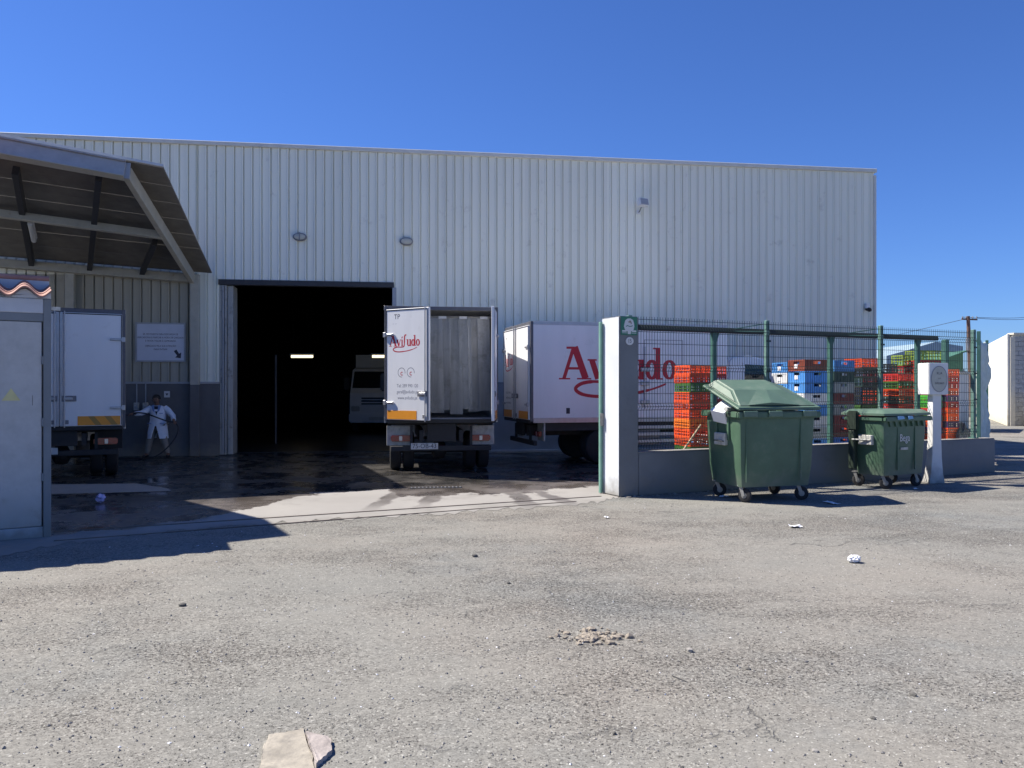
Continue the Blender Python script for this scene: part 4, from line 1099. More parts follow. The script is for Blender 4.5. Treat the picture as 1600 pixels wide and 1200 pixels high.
mb = MB(); ribbon(mb, [(-.06, -.012), (-.03, .004), (0, -.01), (.03, -.008), (.06, .004)], .012, lambda u, v, z: (u, -.0114, v), 0); mb.build('crest_mark', 'sign_green', pq)
hn = thing('house_number', 'round white enamel number plate reading 15 on the gate pillar', 'number plate', Fp(.175, -.002, 2.345), FA)
n = 24; mb = MB(); mb.prism([(.068*math.cos(2*math.pi*k/n), .060*math.sin(2*math.pi*k/n)) for k in range(n)], lambda u, v, d: (u, d, v), -.001, -.008); mb.build('disc', 'sign_white', hn)
text('numerals', '15', .085, 'dark_print', hn, (0, -.0084, 0), (R(90), 0, 0), ext=.0005, sx=.8)
sw = thing('street_wall', 'low blue-grey rendered wall below the green mesh fence', 'wall', FC, FA)
MB().box(PW + .001, SEND, 0.002, .22, 0, .655).build('wall_body', 'wall_blue_grey', sw, .012, 2)
MB().box(PW + .002, SEND - .01, .01, .21, .6555, .667).build('wall_cap', 'stone', sw)
# fence
fen = thing('mesh_fence', 'green welded wire mesh fence on top of the low wall', 'fence', FC, FA)
ps_ = [fence_s(991), fence_s(1199), fence_s(1377), fence_s(1522)]
FT = 2.76
for i, s in enumerate(ps_):
    q0 = .08 if i else .2
    MB().box(s - .035, s + .035, q0 + .0, q0 + .07, .667, FT).build('post', 'post_green', fen, .006)
    MB().box(s - .06, s + .06, q0 - .03, q0 + .10, .667, .68).build('post_foot', 'fence_green', fen)
    for hz in (.9, 1.4, 1.9, 2.4): MB().box(s - .045, s + .045, q0 - .016, q0 - .001, hz, hz + .03).build('clamp', 'wire_green', fen)
def mesh_panel(w):
    mb = MB(); h0, h1 = .70, 2.70
    folds = [.80, 1.35, 1.95, 2.55]
    prof = [(h0, 0)]
    for f_ in folds: prof += [(f_ - .05, 0), (f_, -.035), (f_ + .05, 0)]
    prof += [(h1, 0), (h1 + .03, 0)]
    n = int(w/.05)
    for k in range(n + 1):
        x = k*w/n; r = .0040
        mb.tube([(x, y, z) for z, y in prof], r, 4, False)
    hz = []
    for f_ in folds: hz += [f_ - .05, f_ + .05]
    z = h0 + .0
    hs = sorted(hz + [1.0, 1.17, 1.55, 1.72, 2.15, 2.32, 2.69])
    for z in hs: mb.tube([(0, .006, z), (w, .006, z)], .0044, 4, False)
    for f_ in folds: mb.tube([(0, -.035 + .006, f_), (w, -.035 + .006, f_)], .0044, 4, False)
    return mb
for i in range(3):
    s0, s1 = ps_[i] + (.0 if i else .05), ps_[i+1]
    mesh_panel(s1 - s0 - .004).build('mesh_panel', 'wire_green', fen, loc=(s0 + .002, .07, 0))
# end of the fence, with a return covered by pale netting
ret = (at(1542, 600, 18.6) - at(1529, 600, 16.2)); ret.z = 0; rl_ = ret.length; ra = math.atan2(ret.y, ret.x)
rp = at(1529, 600, 16.2); rp.z = 0
nf = thing('net_fence', 'short return of the fence covered with pale netting', 'fence', rp, ra)
MB().box(.0, .07, -.035, .035, 0, FT).build('post', 'fence_green', nf, .006)
MB().box(rl_, rl_ + .06, -.03, .03, 0, 2.72).build('post', 'fence_green', nf, .006)
mb = MB(); mb.smooth = True; nx, nz = 14, 12; rn = random.Random(9); vs = []
for j in range(nz + 1):
    for i in range(nx + 1):
        u = i/nx; z = .25 + (2.68 - .25)*j/nz - .10*math.sin(u*math.pi)*(j/nz)
        vs.append((.08 + u*(rl_ - .1), rn.uniform(-.05, .05) + .05*math.sin(u*9 + j), z))
mb.add(vs, [(j*(nx+1)+i, j*(nx+1)+i+1, (j+1)*(nx+1)+i+1, (j+1)*(nx+1)+i) for j in range(nz) for i in range(nx)])
nt_ = mb.build('netting', 'net', nf)
sd = nt_.modifiers.new('thick', 'SOLIDIFY'); sd.thickness = .012
for z in (.5, 1.2, 1.9, 2.6): MB().bar((.07, .09, z), (rl_, .09, z), .02, .02).build('rail', 'fence_green', nf)
# gate edge post beside the pillar
gp = thing('gate_leaf', 'narrow green steel edge of the sliding gate beside the pillar', 'gate', Fp(-.042, .475), FA)
MB().box(-.02, .02, -.03, .03, .013, 2.66).build('stile', 'gate_green', gp, .005)
MB().box(-.035, .035, -.05, -.031, 1.05, 1.25).build('lock_case', 'galv', gp, .005)
# steel frame just inside the fence
fr_ = thing('steel_gantry', 'dark steel beam on green posts just behind the mesh fence', 'frame', FC, FA)
QF = .62
s0, s1 = fence_s(1000, QF) - .3, fence_s(1463, QF)
hb = ray_plane(1200, 519, FC + bdir*QF, bdir).z
MB().box(s0, s1, QF - .05, QF + .05, hb - .045, hb + .045).build('beam', 'beam_dark', fr_, .006)
for px in (1115, 1297, 1433):
    s = fence_s(px, QF)
    MB().box(s - .04, s + .04, QF - .04, QF + .04, .004, hb - .046).build('post', 'fence_green', fr_, .006)
    MB().prism([(s + .04, hb - .046), (s + .12, hb - .046), (s + .04, hb - .26)], lambda u, v, d: (u, d, v), QF - .006, QF + .006).build('gusset', 'fence_green', fr_)
for i, s in enumerate(ps_[1:3]):
    mb = MB(); mb.bar((s - .04, .152, 2.70), (s - .30, QF - .051, hb + .03), .014, .014); mb.bar((s - .04, .152, 2.58), (s - .30, QF - .051, hb - .01), .014, .014); mb.build('bracket', 'fence_green', fr_)
for px in (1477,):
    p = at(px, 600, 19.0); mb = MB(); mb.box(-.06, .06, -.06, .06, 0.004, 2.75); tag(mb.build('steel_post', 'fence_green', None, .006, loc=(p.x, p.y, 0), rot=(0,0,FA)), 'thick dark green post standing alone behind the street name pillar', 'post')
# stick leaning on the wall
sa = ray_plane(1068, 703, FC + bdir*.26, bdir); sb_ = ray_plane(1095, 664, FC + bdir*.36, bdir)
dd = (sa - sb_).normalized(); foot = sa + dd*((sa.z - .02)/max(.05, -dd.z)) if dd.z < 0 else sa
mb = MB(); mb.smooth = True; mb.tube([foot, sb_], .016, 8); tag(mb.build('stick', 'stick'), 'thin wooden stick leaning in front of the orange crates', 'stick')

# ------------------------------------------------------------------ crates
def crate_mesh(w, d, h, kind):
    mb = MB(); t = .016
    def side(fn, L_):
        if kind == 'lattice':
            n = max(4, int(L_/.085))
            for z0, z1 in ((.0, .022), (h*.36, h*.36 + .018), (h*.66, h*.66 + .016), (h - .03, h)):
                fn(mb, 0, L_, z0, z1, 0, t)
            for k in range(n + 1):
                x = k*(L_ - .018)/n; fn(mb, x, x + .018, .0225, h - .0305, .001, t - .001)
        else:
            fn(mb, 0, L_, .0, h*.62, .006, t); fn(mb, 0, L_*.36, h*.62, h - .031, .006, t); fn(mb, L_*.64, L_, h*.62, h - .031, .006, t)
            fn(mb, 0, L_, h - .03, h, 0, t + .004); fn(mb, 0, L_, .0, .02, 0, .0055)
            n = max(4, int(L_/.075))
            for k in range(n + 1):
                x = k*(L_ - .014)/n; fn(mb, x, x + .014, .0205, h - .0305 if (x < L_*.34 or x > L_*.66) else h*.6, 0.0, .0055)
    side(lambda m, a, b, z0, z1, o, i: m.box(a, b, o, i, z0, z1), w)
    side(lambda m, a, b, z0, z1, o, i: m.box(a, b, d - i, d - o, z0, z1), w)
    side(lambda m, a, b, z0, z1, o, i: m.box(o, i, a + t + .002, b - t - .002, z0, z1) if b - t - .002 > a + t + .002 else m.box(o, i, min(max(a, t + .002), d - t - .02), min(max(a, t + .002), d - t - .02) + .016, z0, z1), d)
    side(lambda m, a, b, z0, z1, o, i: m.box(w - i, w - o, a + t + .002, b - t - .002, z0, z1) if b - t - .002 > a + t + .002 else m.box(w - i, w - o, min(max(a, t + .002), d - t - .02), min(max(a, t + .002), d - t - .02) + .016, z0, z1), d)
    mb.box(t + .001, w - t - .001, t + .001, d - t - .001, .004, .014)
    return mb.mesh('crate')
CM = {}
ORD = ['topmost', 'second', 'third', 'fourth', 'fifth', 'sixth', 'seventh', 'eighth', 'ninth', 'tenth', 'eleventh', 'twelfth', 'thirteenth', 'fourteenth', 'fifteenth']
def stack(px, Z, rotdeg, w, d, h, colours, desc, kind='lattice', off=(0, 0), sticker=False, pallet=.12):
    """colours from the top down; px,Z: near corner (front-left) of the stack"""
    p = at(px, 600, Z); p.z = 0; a = R(rotdeg)
    ux_ = Vector((math.cos(a), math.sin(a), 0)); uy_ = Vector((-math.sin(a), math.cos(a), 0))
    p = p + ux_*off[0] + uy_*off[1]
    key = (round(w, 3), round(d, 3), round(h, 3), kind)
    if key not in CM: CM[key] = crate_mesh(w, d, h, kind)
    pm = MB()
    for k in range(3): pm.box(0, w, k*(d - .09)/2, k*(d - .09)/2 + .09, 0.0, .08)
    n = max(4, int(w/.14))
    for k in range(n): pm.box(k*(w - .09)/(n-1), k*(w - .09)/(n-1) + .09, 0, d, .0805, pallet)
    pl = pm.build('pallet', 'stick', None, loc=(p.x, p.y, .005), rot=(0, 0, a))
    tag(pl, 'wooden pallet under the ' + desc, 'pallet')
    N_ = len(colours)
    for i, c in enumerate(reversed(colours)):
        jx, jy = random.uniform(-.008, .008), random.uniform(-.008, .008)
        o = link('crate', CM[key], 'crate_' + c.replace(' ', '_'), None, (p.x + jx, p.y + jy, .0055 + pallet + i*(h + .0006)), (0, 0, a + R(random.uniform(-.7, .7))))
        r = N_ - 1 - i
        which = 'topmost' if r == 0 else ORD[r] + ' from top'
        tag(o, f'{c} crate, {which} of {desc}', 'crate', 'plastic crates stacked in the yard')
        if sticker and c in ('light blue', 'white', 'brown', 'blue') and r < 6:
            MB().box(-.004, -.0006, d*.42, d*.62, h*.25, h*.62).build('sticker', 'paper', o)
o_, y_, g_ = 'orange', 'yellow orange', 'green'
stack(1078, 14.2, 15, .40, .60, .157, [o_, o_, g_, o_, o_, o_, y_, o_, o_, g_, o_, 'red'], 'lone orange stack by the gate pillar', pallet=.14)
stack(1105, 15.0, 15, .40, .60, .157, [o_, 'red', g_, 'red', 'red', o_, 'dark red', 'red', 'white', 'light blue', 'light blue', 'red'], 'stack hidden behind the lone orange stack', pallet=.14)
B1 = ['brown', 'light blue', 'light blue', 'white', 'light blue', 'white', 'grey', 'light blue', 'blue']
stack(1257, 16.8, 15, .60, .58, .232, B1, 'front blue stack behind the big bin', 'solid', sticker=True)
stack(1257, 16.8, 15, .60, .58, .228, ['light blue', 'white', 'light blue', 'white', 'blue', 'grey', 'blue', 'grey', 'blue'], 'rear blue stack behind the big bin', 'solid', off=(0, .60), sticker=True)
stack(1303, 17.3, 15, .50, .58, .232, ['light blue', 'dark green', 'grey', 'dark red', 'grey', 'dark red', 'dark red', 'blue', 'grey'], 'mixed stack right of the green frame post', 'solid')
stack(1347, 17.8, 15, .40, .60, .205, [o_, 'black', 'dark green', 'black', 'black', g_, 'red', o_, o_, 'dark red'], 'black stack seen above the smaller bin', pallet=.22)
stack(1376, 18.6, 15, .45, .60, .205, ['black', 'dark red', 'black', o_, 'dark red', 'dark red', 'red', o_, o_, 'red'], 'dark red stack behind third fence post', pallet=.12)
stack(1404, 18.0, 15, .40, .50, .165, [ 'red', g_, o_, 'dark green', 'red', 'red', 'bright green', o_, 'red', o_, o_], 'red-green stack left of white pillar', pallet=.12)
stack(1411, 19.6, 15, .60, .40, .25, ['olive green', 'red', o_, 'red', o_, 'red', o_, 'red', o_], 'olive-topped stack left of white pillar', pallet=.16)
stack(1438, 19.3, 15, .60, .50, .235, ['olive green', 'red', o_, 'red', o_, 'red', o_, 'red', o_, o_], 'olive-topped stack directly behind white pillar', pallet=.16)
stack(1462, 17.2, 15, .30, .45, .135, [o_, 'black', 'red', 'red', 'bright green', 'bright green', 'red', g_, o_, 'purple', o_, o_, o_, o_], 'orange stack just right of white pillar', pallet=.12)
stack(1481, 17.1, 15, .28, .42, .135, [o_, 'red', 'red', o_, 'purple', 'red', o_, o_, 'purple', o_, o_, 'red', o_, 'red'], 'rightmost orange stack by the fence end', pallet=.12)
# ------------------------------------------------------------------ bins
def caster(parent, x, y, turn, r=.10):
    c = MB(); c.smooth = True
    c.lathe([(.03, -.025), (r*.8, -.028), (r, -.018), (r, .018), (r*.8, .028), (.03, .025)], (0, 0, r), (1, 0, 0), 18)
    wv = c.build('wheel', 'rubber', parent, loc=(x, y, 0), rot=(0, 0, R(turn)))
    mb = MB(); mb.lathe([(.0, -.03), (r*.42, -.030), (r*.42, .030), (0, .03)], (0, 0, r), (1, 0, 0), 14); mb.build('hub', 'galv', wv)
    mb = MB()
    for s in (-1, 1): mb.bar((s*.04, 0, r - .01), (s*.04, .05, r*2 + .03), .008, .05, (0, 1, 0))
    mb.box(-.05, .05, .0, .10, r*2 + .03, r*2 + .045); mb.build('fork', 'galv', wv)
def rrect(hx0, hx1, y0, y1, z, c=.06):
    return [(hx0 + c, y0, z), (hx1 - c, y0, z), (hx1 - c*.3, y0 + c*.3, z), (hx1, y0 + c, z), (hx1, y1 - c, z), (hx1 - c*.3, y1 - c*.3, z), (hx1 - c, y1, z), (hx0 + c, y1, z), (hx0 + c*.3, y1 - c*.3, z), (hx0, y1 - c, z), (hx0, y0 + c, z), (hx0 + c*.3, y0 + c*.3, z)]
# big bin, lid raised (its hinge side faces the street)
bp = gnd(1156, 787); ba = R(15)
b1 = thing('waste_bin', 'large green wheeled bin with raised domed lid and rubbish inside', 'bin', bp, ba, 'green wheeled bins')
BW, BD, BZ = 1.24, 1.00, 1.30
mb = MB(); mb.smooth = True
outer = [rrect(.06, BW - .06, .06, BD - .06, .22), rrect(.03, BW - .03, .03, BD - .03, .50), rrect(0, BW, 0, BD, BZ - .1), rrect(0, BW, 0, BD, BZ)]
inner = [rrect(.03, BW - .03, .03, BD - .03, BZ, .05), rrect(.05, BW - .05, .05, BD - .05, .6, .05), rrect(.09, BW - .09, .09, BD - .09, .26, .05)]
mb.loft(outer + inner, True); b1b = mb.build('body', 'bin_green', b1)
rim = MB(); rim.box(-.05, BW + .05, -.055, -.002, BZ - .09, BZ - .0); rim.box(-.05, BW + .05, BD + .002, BD + .055, BZ - .09, BZ); rim.box(-.05, -.002, -.0015, BD + .0015, BZ - .09, BZ); rim.box(BW + .002, BW + .05, -.0015, BD + .0015, BZ - .09, BZ)
rim.build('rim', 'bin_green', b1, .012, 2)
for y in (.16, .68): MB().box(-.053, -.0505, y, y + .16, BZ - .075, BZ - .025).build('rim_pocket', 'bin_dark', b1)
for y in (.28, .62): MB().box(-.022, -.001 + .012, y, y + .05, BZ - .42, BZ - .092).build('rib', 'bin_green', b1, .006)
for x in (.02, .42, .98): MB().box(x, x + .22, -.085, -.056, BZ - .075, BZ + .012).build('hinge_block', 'bin_lid', b1, .008)
MB().box(.10, .115, -.004, .01, .3, BZ - .1).build('seam', 'bin_green', b1); MB().box(BW - .26, BW - .245, -.004, .01, .3, BZ - .1).build('seam', 'bin_green', b1)
pt = MB().box(-.045, .02, .36, .66, .80, .98).build('lift_plate', 'worn_white', b1, .01)
mb = MB(); mb.tube([(-.02, .4, .86), (-.09, .45, .88), (-.10, .5, .88)], .014, 8); mb.build('trunnion', 'galv', pt)
MB().box(-.05, -.046, .36, .66, .855, .87).build('plate_shadow_gap', 'bin_dark', pt)
for x, y, tn in ((.14, .10, 28), (.14, BD - .18, 70), (BW - .16, .12, 60), (BW - .16, BD - .18, 20)): caster(b1, x, y, tn)
mb = MB(); mb.box(.12, BW - .12, .10, .16, .215, .25); mb.box(.12, BW - .12, BD - .22, BD - .16, .215, .25); mb.build('base_frame', 'galv', b1)
# lid, local hinge line along the front rim
LID = MB()
lw0, lw1, ld = -.06, BW + .06, BD + .10
LID.loft([[(lw0, 0, .0), (lw1, 0, .0), (lw1, ld, 0), (lw0, ld, 0)], [(lw0, 0, .045), (lw1, 0, .045), (lw1, ld, .045), (lw0, ld, .045)]], True)
lid = LID.build('lid', 'bin_lid', b1, .018, 3, loc=(0, -.045, BZ + .014), rot=(R(18), 0, 0))
def facet(name, base, top, z0, z1, m):
    k = MB(); k.loft([[(x, y, z0) for x, y in base], [(x, y, z1) for x, y in top]], True); return k.build(name, m, lid, .03, 3)
facet('lid_dome', [(lw0 + .04, .05), (lw1 - .04, .05), (lw1 - .04, ld - .04), (lw0 + .04, ld - .04)], [(lw0 + .13, ld*.42), (lw1 - .40, ld*.42), (lw1 - .40, ld - .12), (lw0 + .13, ld - .12)], .046, .165, 'bin_lid')
k = MB(); k.add([(.16, .10, .072), (.52, .10, .072), (.52, .44, .20), (.34, .44, .215)], [(0,1,2,3)])
k.add([(.52, .10, .072), (.90, .10, .074), (.58, .44, .20), (.52, .44, .2)], [(0,1,2,3)])
lk = MB(); lk.add([(.13,.07,.062),(.50,.07,.10),(.62,.44,.178),(.46,.44,.16)], [(0,1,2,3)]); lk.add([(.50,.07,.10),(.98,.07,.062),(.62,.44,.178)], [(0,1,2)]); lk.add([(.13,.07,.062),(.98,.07,.062),(.50,.07,.10)], [(0,1,2)]); lk.add([(.46,.44,.16),(.62,.44,.178),(.98,.07,.062),(.13,.07,.062)], [(0,1,2,3)])
lk.build('lid_fold', 'bin_lid', lid)
# rubbish
def crumple(name, center, size, m, label, cat, seed, parent=None, sub=2, squash=1.0):
    rn = random.Random(seed); bm = bmesh.new(); bmesh.ops.create_icosphere(bm, subdivisions=sub + 1, radius=1)
    for v in bm.verts:
        k = 1 + rn.uniform(-.24, .2); v.co = Vector((v.co.x*size[0]*k, v.co.y*size[1]*k, v.co.z*size[2]*k*squash))
    mn = min(v.co.z for v in bm.verts)
    for v in bm.verts: v.co.z -= mn
    me = bpy.data.meshes.new(name); bm.to_mesh(me); bm.free()
    o = link(name, me, m, parent, center, (0, 0, rn.uniform(0, 6)))
    if label: tag(o, label, cat)
    return o
def inbin(x, y, z):
    c, s = math.cos(ba), math.sin(ba); return (bp.x + x*c - y*s, bp.y + x*s + y*c, z)
crumple('rubbish_bag', inbin(.42, .5, .27), (.33, .33, .50), 'paper', 'white rubbish bag heaped inside the lid-up bin', 'bag', 21)
o = MB().box(-.21, .21, -.13, .13, 0, .20).build('carton', 'paper', None, .004, loc=inbin(.12, .50, 1.23), rot=(R(10), R(-30), ba + R(15)))
tag(o, 'white carton sticking out of the lid-up bin', 'carton')
mb = MB(); mb.smooth = True; mb.tube([inbin(-.10, .22, 1.335), inbin(.45, .5, 1.28)], .032, 12); tag(mb.build('paper_roll', 'worn_white'), 'pale paper roll poking over the edge of the lid-up bin', 'roll')
# smaller bin, lid nearly closed
cp2 = gnd(1381, 766); ba2 = R(29)
b2 = thing('waste_bin', 'green wheeled bin with flat closed lid next to the street name pillar', 'bin', cp2, ba2, 'green wheeled bins')
W2, D2, Z2 = 1.10, .72, 1.16
mb = MB(); mb.smooth = True
outer = [rrect(.06, W2 - .04, .04, D2 - .16, .22), rrect(.035, W2 - .03, .02, D2 - .10, .55), rrect(0, W2, 0, D2, Z2 - .08), rrect(0, W2, 0, D2, Z2)]
mb.loft(outer, True); mb.build('body', 'bin_green', b2)
rim = MB(); rim.box(-.03, W2 + .05, -.07, -.002, Z2 - .06, Z2 + .015); rim.box(-.035, -.002, -.0015, D2 + .02, Z2 - .06, Z2 + .01); rim.box(W2 + .002, W2 + .04, -.0015, D2 + .02, Z2 - .06, Z2 + .01)
rim.build('rim', 'bin_green', b2, .012, 2)
for k in range(7):
    x = .10 + k*.14
    MB().prism([(x, Z2 - .061), (x + .06, Z2 - .061), (x + .03, Z2 - .15)], lambda u, v, d: (u, d, v), -.03, .01).build('rim_rib', 'bin_green', b2)
for x in (.34, .78): MB().box(x, x + .014, -.004, .02, .3, Z2 - .16).build('seam', 'bin_green', b2)
mb = MB(); mb.loft([rrect(-.05, W2 + .06, -.05, D2 + .08, Z2 + .03, .05), rrect(-.05, W2 + .06, -.05, D2 + .08, Z2 + .065, .05), rrect(.04, W2 - .03, .05, D2 - .02, Z2 + .125, .05)], True); mb.smooth = True
mb.build('lid', 'bin_lid', b2)
MB().box(-.10, -.03, D2*.60, D2*.60 + .20, Z2 - .22, Z2 + .10).build('hinge_bracket', 'bin_dark', b2, .02, 2)
MB().box(-.09, -.005, D2*.68, D2*.68 + .12, .30, Z2 - .221).build('lift_arm', 'bin_dark', b2, .01)
pt = MB().box(-.035, .03, .20, .46, Z2 - .45, Z2 - .29).build('lift_plate', 'worn_white', b2, .008)
mb = MB(); mb.tube([(-.03, .22, Z2 - .37), (-.10, .52, Z2 - .37)], .016, 8); mb.build('trunnion', 'galv', pt)
for x, y, tn in ((.16, .08, 30), (.16, D2 - .12, 20), (W2 - .12, .12, 75), (W2 - .12, D2 - .14, 40)): caster(b2, x, y, tn)
mb = MB(); mb.box(.12, W2 - .1, .08, .13, .215, .245); mb.box(.12, W2 - .1, D2 - .22, D2 - .17, .215, .245); mb.build('base_frame', 'galv', b2)
text('lettering', 'Bega', .17, 'grey_worn' if 'grey_worn' in M else 'sign_white', b2, (.52, -.0035, .82), (R(90), 0, 0), ext=.0008, sx=.8)
MB().box(.42, .60, -.006, .012, .63, .67).build('worn_sticker', 'worn_white', b2)
def inbin2(x, y, z):
    c, s = math.cos(ba2), math.sin(ba2); return (cp2.x + x*c - y*s, cp2.y + x*s + y*c, z)
for (x0, x1, m_, lab) in ((.22, .40, 'paper_blue', 'pale blue plastic bag caught under the lid of the lid-down bin, left scrap'), (.48, .62, 'paper_blue', 'bright blue plastic scrap caught under the lid of the lid-down bin')):
    mb = MB(); zz = Z2 + .018
    mb.loft([[inbin2(x0, -.10, zz - .05), inbin2(x1, -.09, zz - .04), inbin2(x1, -.085, zz - .04), inbin2(x0, -.09, zz - .05)], [inbin2(x0 + .02, -.085, zz + .0), inbin2(x1 - .01, -.08, zz + .004), inbin2(x1 - .01, -.07, zz), inbin2(x0 + .02, -.07, zz)], [inbin2(x0 + .02, .0, zz + .004), inbin2(x1 - .01, .0, zz + .008), inbin2(x1 - .01, .0, zz), inbin2(x0 + .02, .0, zz)]])
    tag(mb.build('plastic_scrap', m_), lab, 'plastic scrap')

# ------------------------------------------------------------------ street name pillar
sp0 = gnd(1457, 754.5); sa_ = R(9)
snp = thing('street_name_pillar', 'white street name pillar with box head and oval plate', 'pillar', sp0, sa_)
rings = []
for z, w, d in ((0.0, .15, .20), (.03, .145, .195), (.18, .115, .17), (.45, .092, .15), (.8, .082, .14), (1.52, .082, .14)):
    rings.append([(-w, -.12, z), (w, -.12, z), (w, -.12 + d*1.0, z), (-w, -.12 + d*1.0, z)])
mb = MB(); mb.loft(rings); mb.build('shaft', 'white_plaster', snp, .006)
MB().box(-.185, .185, -.16, .14, 1.521, 2.065).build('head', 'white_plaster', snp, .01, 2)
n = 32; mb = MB(); mb.prism([(.148*math.cos(2*math.pi*k/n) + .005, 1.79 + .218*math.sin(2*math.pi*k/n)) for k in range(n)], lambda u, v, d: (u, d, v), -.161, -.168); pp = mb.build('oval_plate', 'plate_stone', snp)
mb = MB(); ribbon(mb, [(.148*math.cos(2*math.pi*k/n) + .005, 1.79 + .218*math.sin(2*math.pi*k/n)) for k in range(n + 1)], .012, lambda u, v, z: (u, -.1686, v), 0); mb.build('plate_border', 'grey_print', pp)
for tx, sz, z in (('RUA', .06, 1.885), ('DOS', .028, 1.80), ('EMPRESÁRIOS', .046, 1.715)):
    text('lettering', tx, sz, 'dark_print', pp, (.01, -.1686, z), (R(90), 0, 0), ext=.0004, sx=.62 if sz < .05 and tx[0] == 'E' else .9)

# ------------------------------------------------------------------ background on the right
HB = 35.0
a = at(1574, 600, HB); a.z = 0; far = at(1538, 600, 45.5); far.z = 0
hs = thing('white_house', 'tall whitewashed side wall with a grey block front beyond the fence', 'house', a, 0)
lv = far - a; hl = lv.length; la = math.atan2(lv.y, lv.x)
fx = Vector((1, .12, 0)).normalized()
topn = at(1574, 522, HB).z; topf = at(1538, 541, 45.5).z
mb = MB(); th = .10
def hv(p): return (p.x, p.y, p.z)
L0 = Vector((0,0,0)); L1 = lv.copy(); off_ = fx*th
mb.add([hv(L0), hv(L1), hv(L1 + off_), hv(L0 + off_), hv(L0 + Vector((0,0,topn))), hv(L1 + Vector((0,0,topf))), hv(L1 + off_ + Vector((0,0,topf))), hv(L0 + off_ + Vector((0,0,topn)))], [(0,3,2,1),(4,5,6,7),(0,1,5,4),(1,2,6,5),(2,3,7,6),(3,0,4,7)])
mb.build('side_wall', 'house_white', hs)
fa = math.atan2(fx.y, fx.x)
MB().box(th + .001, th + .22, -.06, .2, 0, topn - .12).build('corner_column', 'house_beige', hs, rot=(0,0,fa))
MB().box(th + .221, 7.0, .10, .30, 0, topn - .02).build('front_backing', 'mortar', hs, rot=(0,0,fa))
bw, bh_ = .42, .20
blk = MB().box(0, bw - .015, .03, .099, 0, bh_ - .015).mesh('block')
hblk = MB().box(0, bw/2 - .015, .03, .099, 0, bh_ - .015).mesh('block')
for j in range(int((topn - .1)/bh_)):
    if j % 2: link('block', hblk, 'block_grey', hs, fx*(th + .235) + Vector((0, 0, .01 + j*bh_)), (0, 0, fa))
    for i in range(9):
        x = th + .235 + i*bw + (bw/2 if j % 2 else 0)
        link('block', blk, 'block_grey', hs, fx*x + Vector((0, 0, .01 + j*bh_)), (0, 0, fa))
MB().box(th + .16, 7.1, -.05, .34, topn - .019, topn + .06).build('roof_edge', 'house_beige', hs, rot=(0,0,fa))
MB().box(th + .225, 7.0, -.75, -.63, 0, .42).build('fence_plinth', 'house_white', hs, rot=(0,0,fa))
gx = thing('corrugated_fence', 'white corrugated sheet fence in front of the block wall', 'fence', a, fa)
for k in range(5):
    mb = MB(); prof = []
    for j in range(9):
        x = j*.10; prof += [(x, 0), (x + .035, 0), (x + .05, -.03), (x + .085, -.03)]
    prof.append((.9, 0)); n = len(prof)
    vs = [(x, y, .421) for x, y in prof] + [(x, y, 1.60) for x, y in prof]
    mb.add(vs, [(i, i+1, i+1+n, i+n) for i in range(n-1)]); mb.build('corrugated_sheet', 'white_paint', gx, loc=(th + .12 + k*.9, -.69, 0))
for k in range(4): MB().box(th + .3 + k*1.3, th + .36 + k*1.3, -.68, -.62, .421, 1.55).build('fence_post', 'house_beige', gx)
# green shed
p = at(1464, 600, 46); p.z = 0; sh = thing('green_shed', 'dark green shed with sloping roof far beyond the fence', 'shed', p, R(-4))
z0 = at(1464, 566, 46).z; z1 = at(1503, 551, 46).z; w_ = 39/F*46
mb = MB(); mb.prism([(0, 0), (w_, 0), (w_, z1), (0, z0)], lambda u, v, d: (u, d, v), 0, 6); mb.build('wall', 'shed_green', sh)
mb = MB(); mb.prism([(-.15, z0 - .045), (w_ + .15, z1 + .05), (w_ + .15, z1 + .12), (-.15, z0 + .03)], lambda u, v, d: (u, d, v), -.2, 6.2); mb.build('roof', 'shed_green', sh)
p = at(1385, 600, 60); p.z = 0; sh = thing('blue_grey_shed', 'pale blue-grey gabled hall far behind the crates', 'shed', p, 0)
zz = lambda py: at(0, py, 60).z
mb = MB(); mb.prism([(0, 0), (5.6, 0), (5.6, zz(541)), (3.6, zz(534)), (1.4, zz(548)), (0, zz(556))], lambda u, v, d: (u, d, v), 0, 8); mb.build('wall', 'shed_blue', sh)
MB().box(-.1, 5.7, -.06, -.001, zz(580), zz(577)).build('gutter', 'steel_grey', sh)
p = at(1498, 600, 30); p.z = 0; ww = thing('white_yard_wall', 'white wall glimpsed between the crates and the fence end', 'wall', p, R(55))
MB().box(0, 3.2, 0, .25, 0, at(0, 583, 30).z).build('wall_body', 'house_white', ww); MB().box(-.03, 3.23, -.04, .29, at(0, 583, 30).z + .001, at(0, 583, 30).z + .08).build('wall_cap', 'house_beige', ww)
# utility pole with wires
p = at(1514, 600, 45); p.z = 0
up = thing('utility_pole', 'slightly leaning wooden utility pole beyond the fence end', 'pole', p, 0)
ph = at(0, 494, 45).z
mb = MB(); mb.smooth = True; mb.tube([(.18, 0, 0), (.06, 0, ph*.5), (-.05, 0, ph)], [.14, .12, .09], 10); mb.build('shaft', 'pole_wood', up)
mb = MB(); mb.bar((-.40, 0, ph - .16), (.45, 0, ph - .19), .08, .08); mb.build('crossarm', 'pole_wood', up)
for x in (-.36, -.15, .2, .42):
    mb = MB(); mb.lathe([(.02, 0), (.04, .03), (.03, .06), (.04, .09), (.01, .12)], (x, 0, ph - .13), (0, 0, 1), 8); mb.build('insulator', 'alu_dark', up)
MB().box(-.17, -.06, -.15, .02, ph*.66, ph*.78).build('junction_box', 'alu_dark', up)
tops = [(-.36, ph - .05), (.42, ph - .07), (.2, ph - .06), (0.0, ph*.72), (.0, ph*.62)]
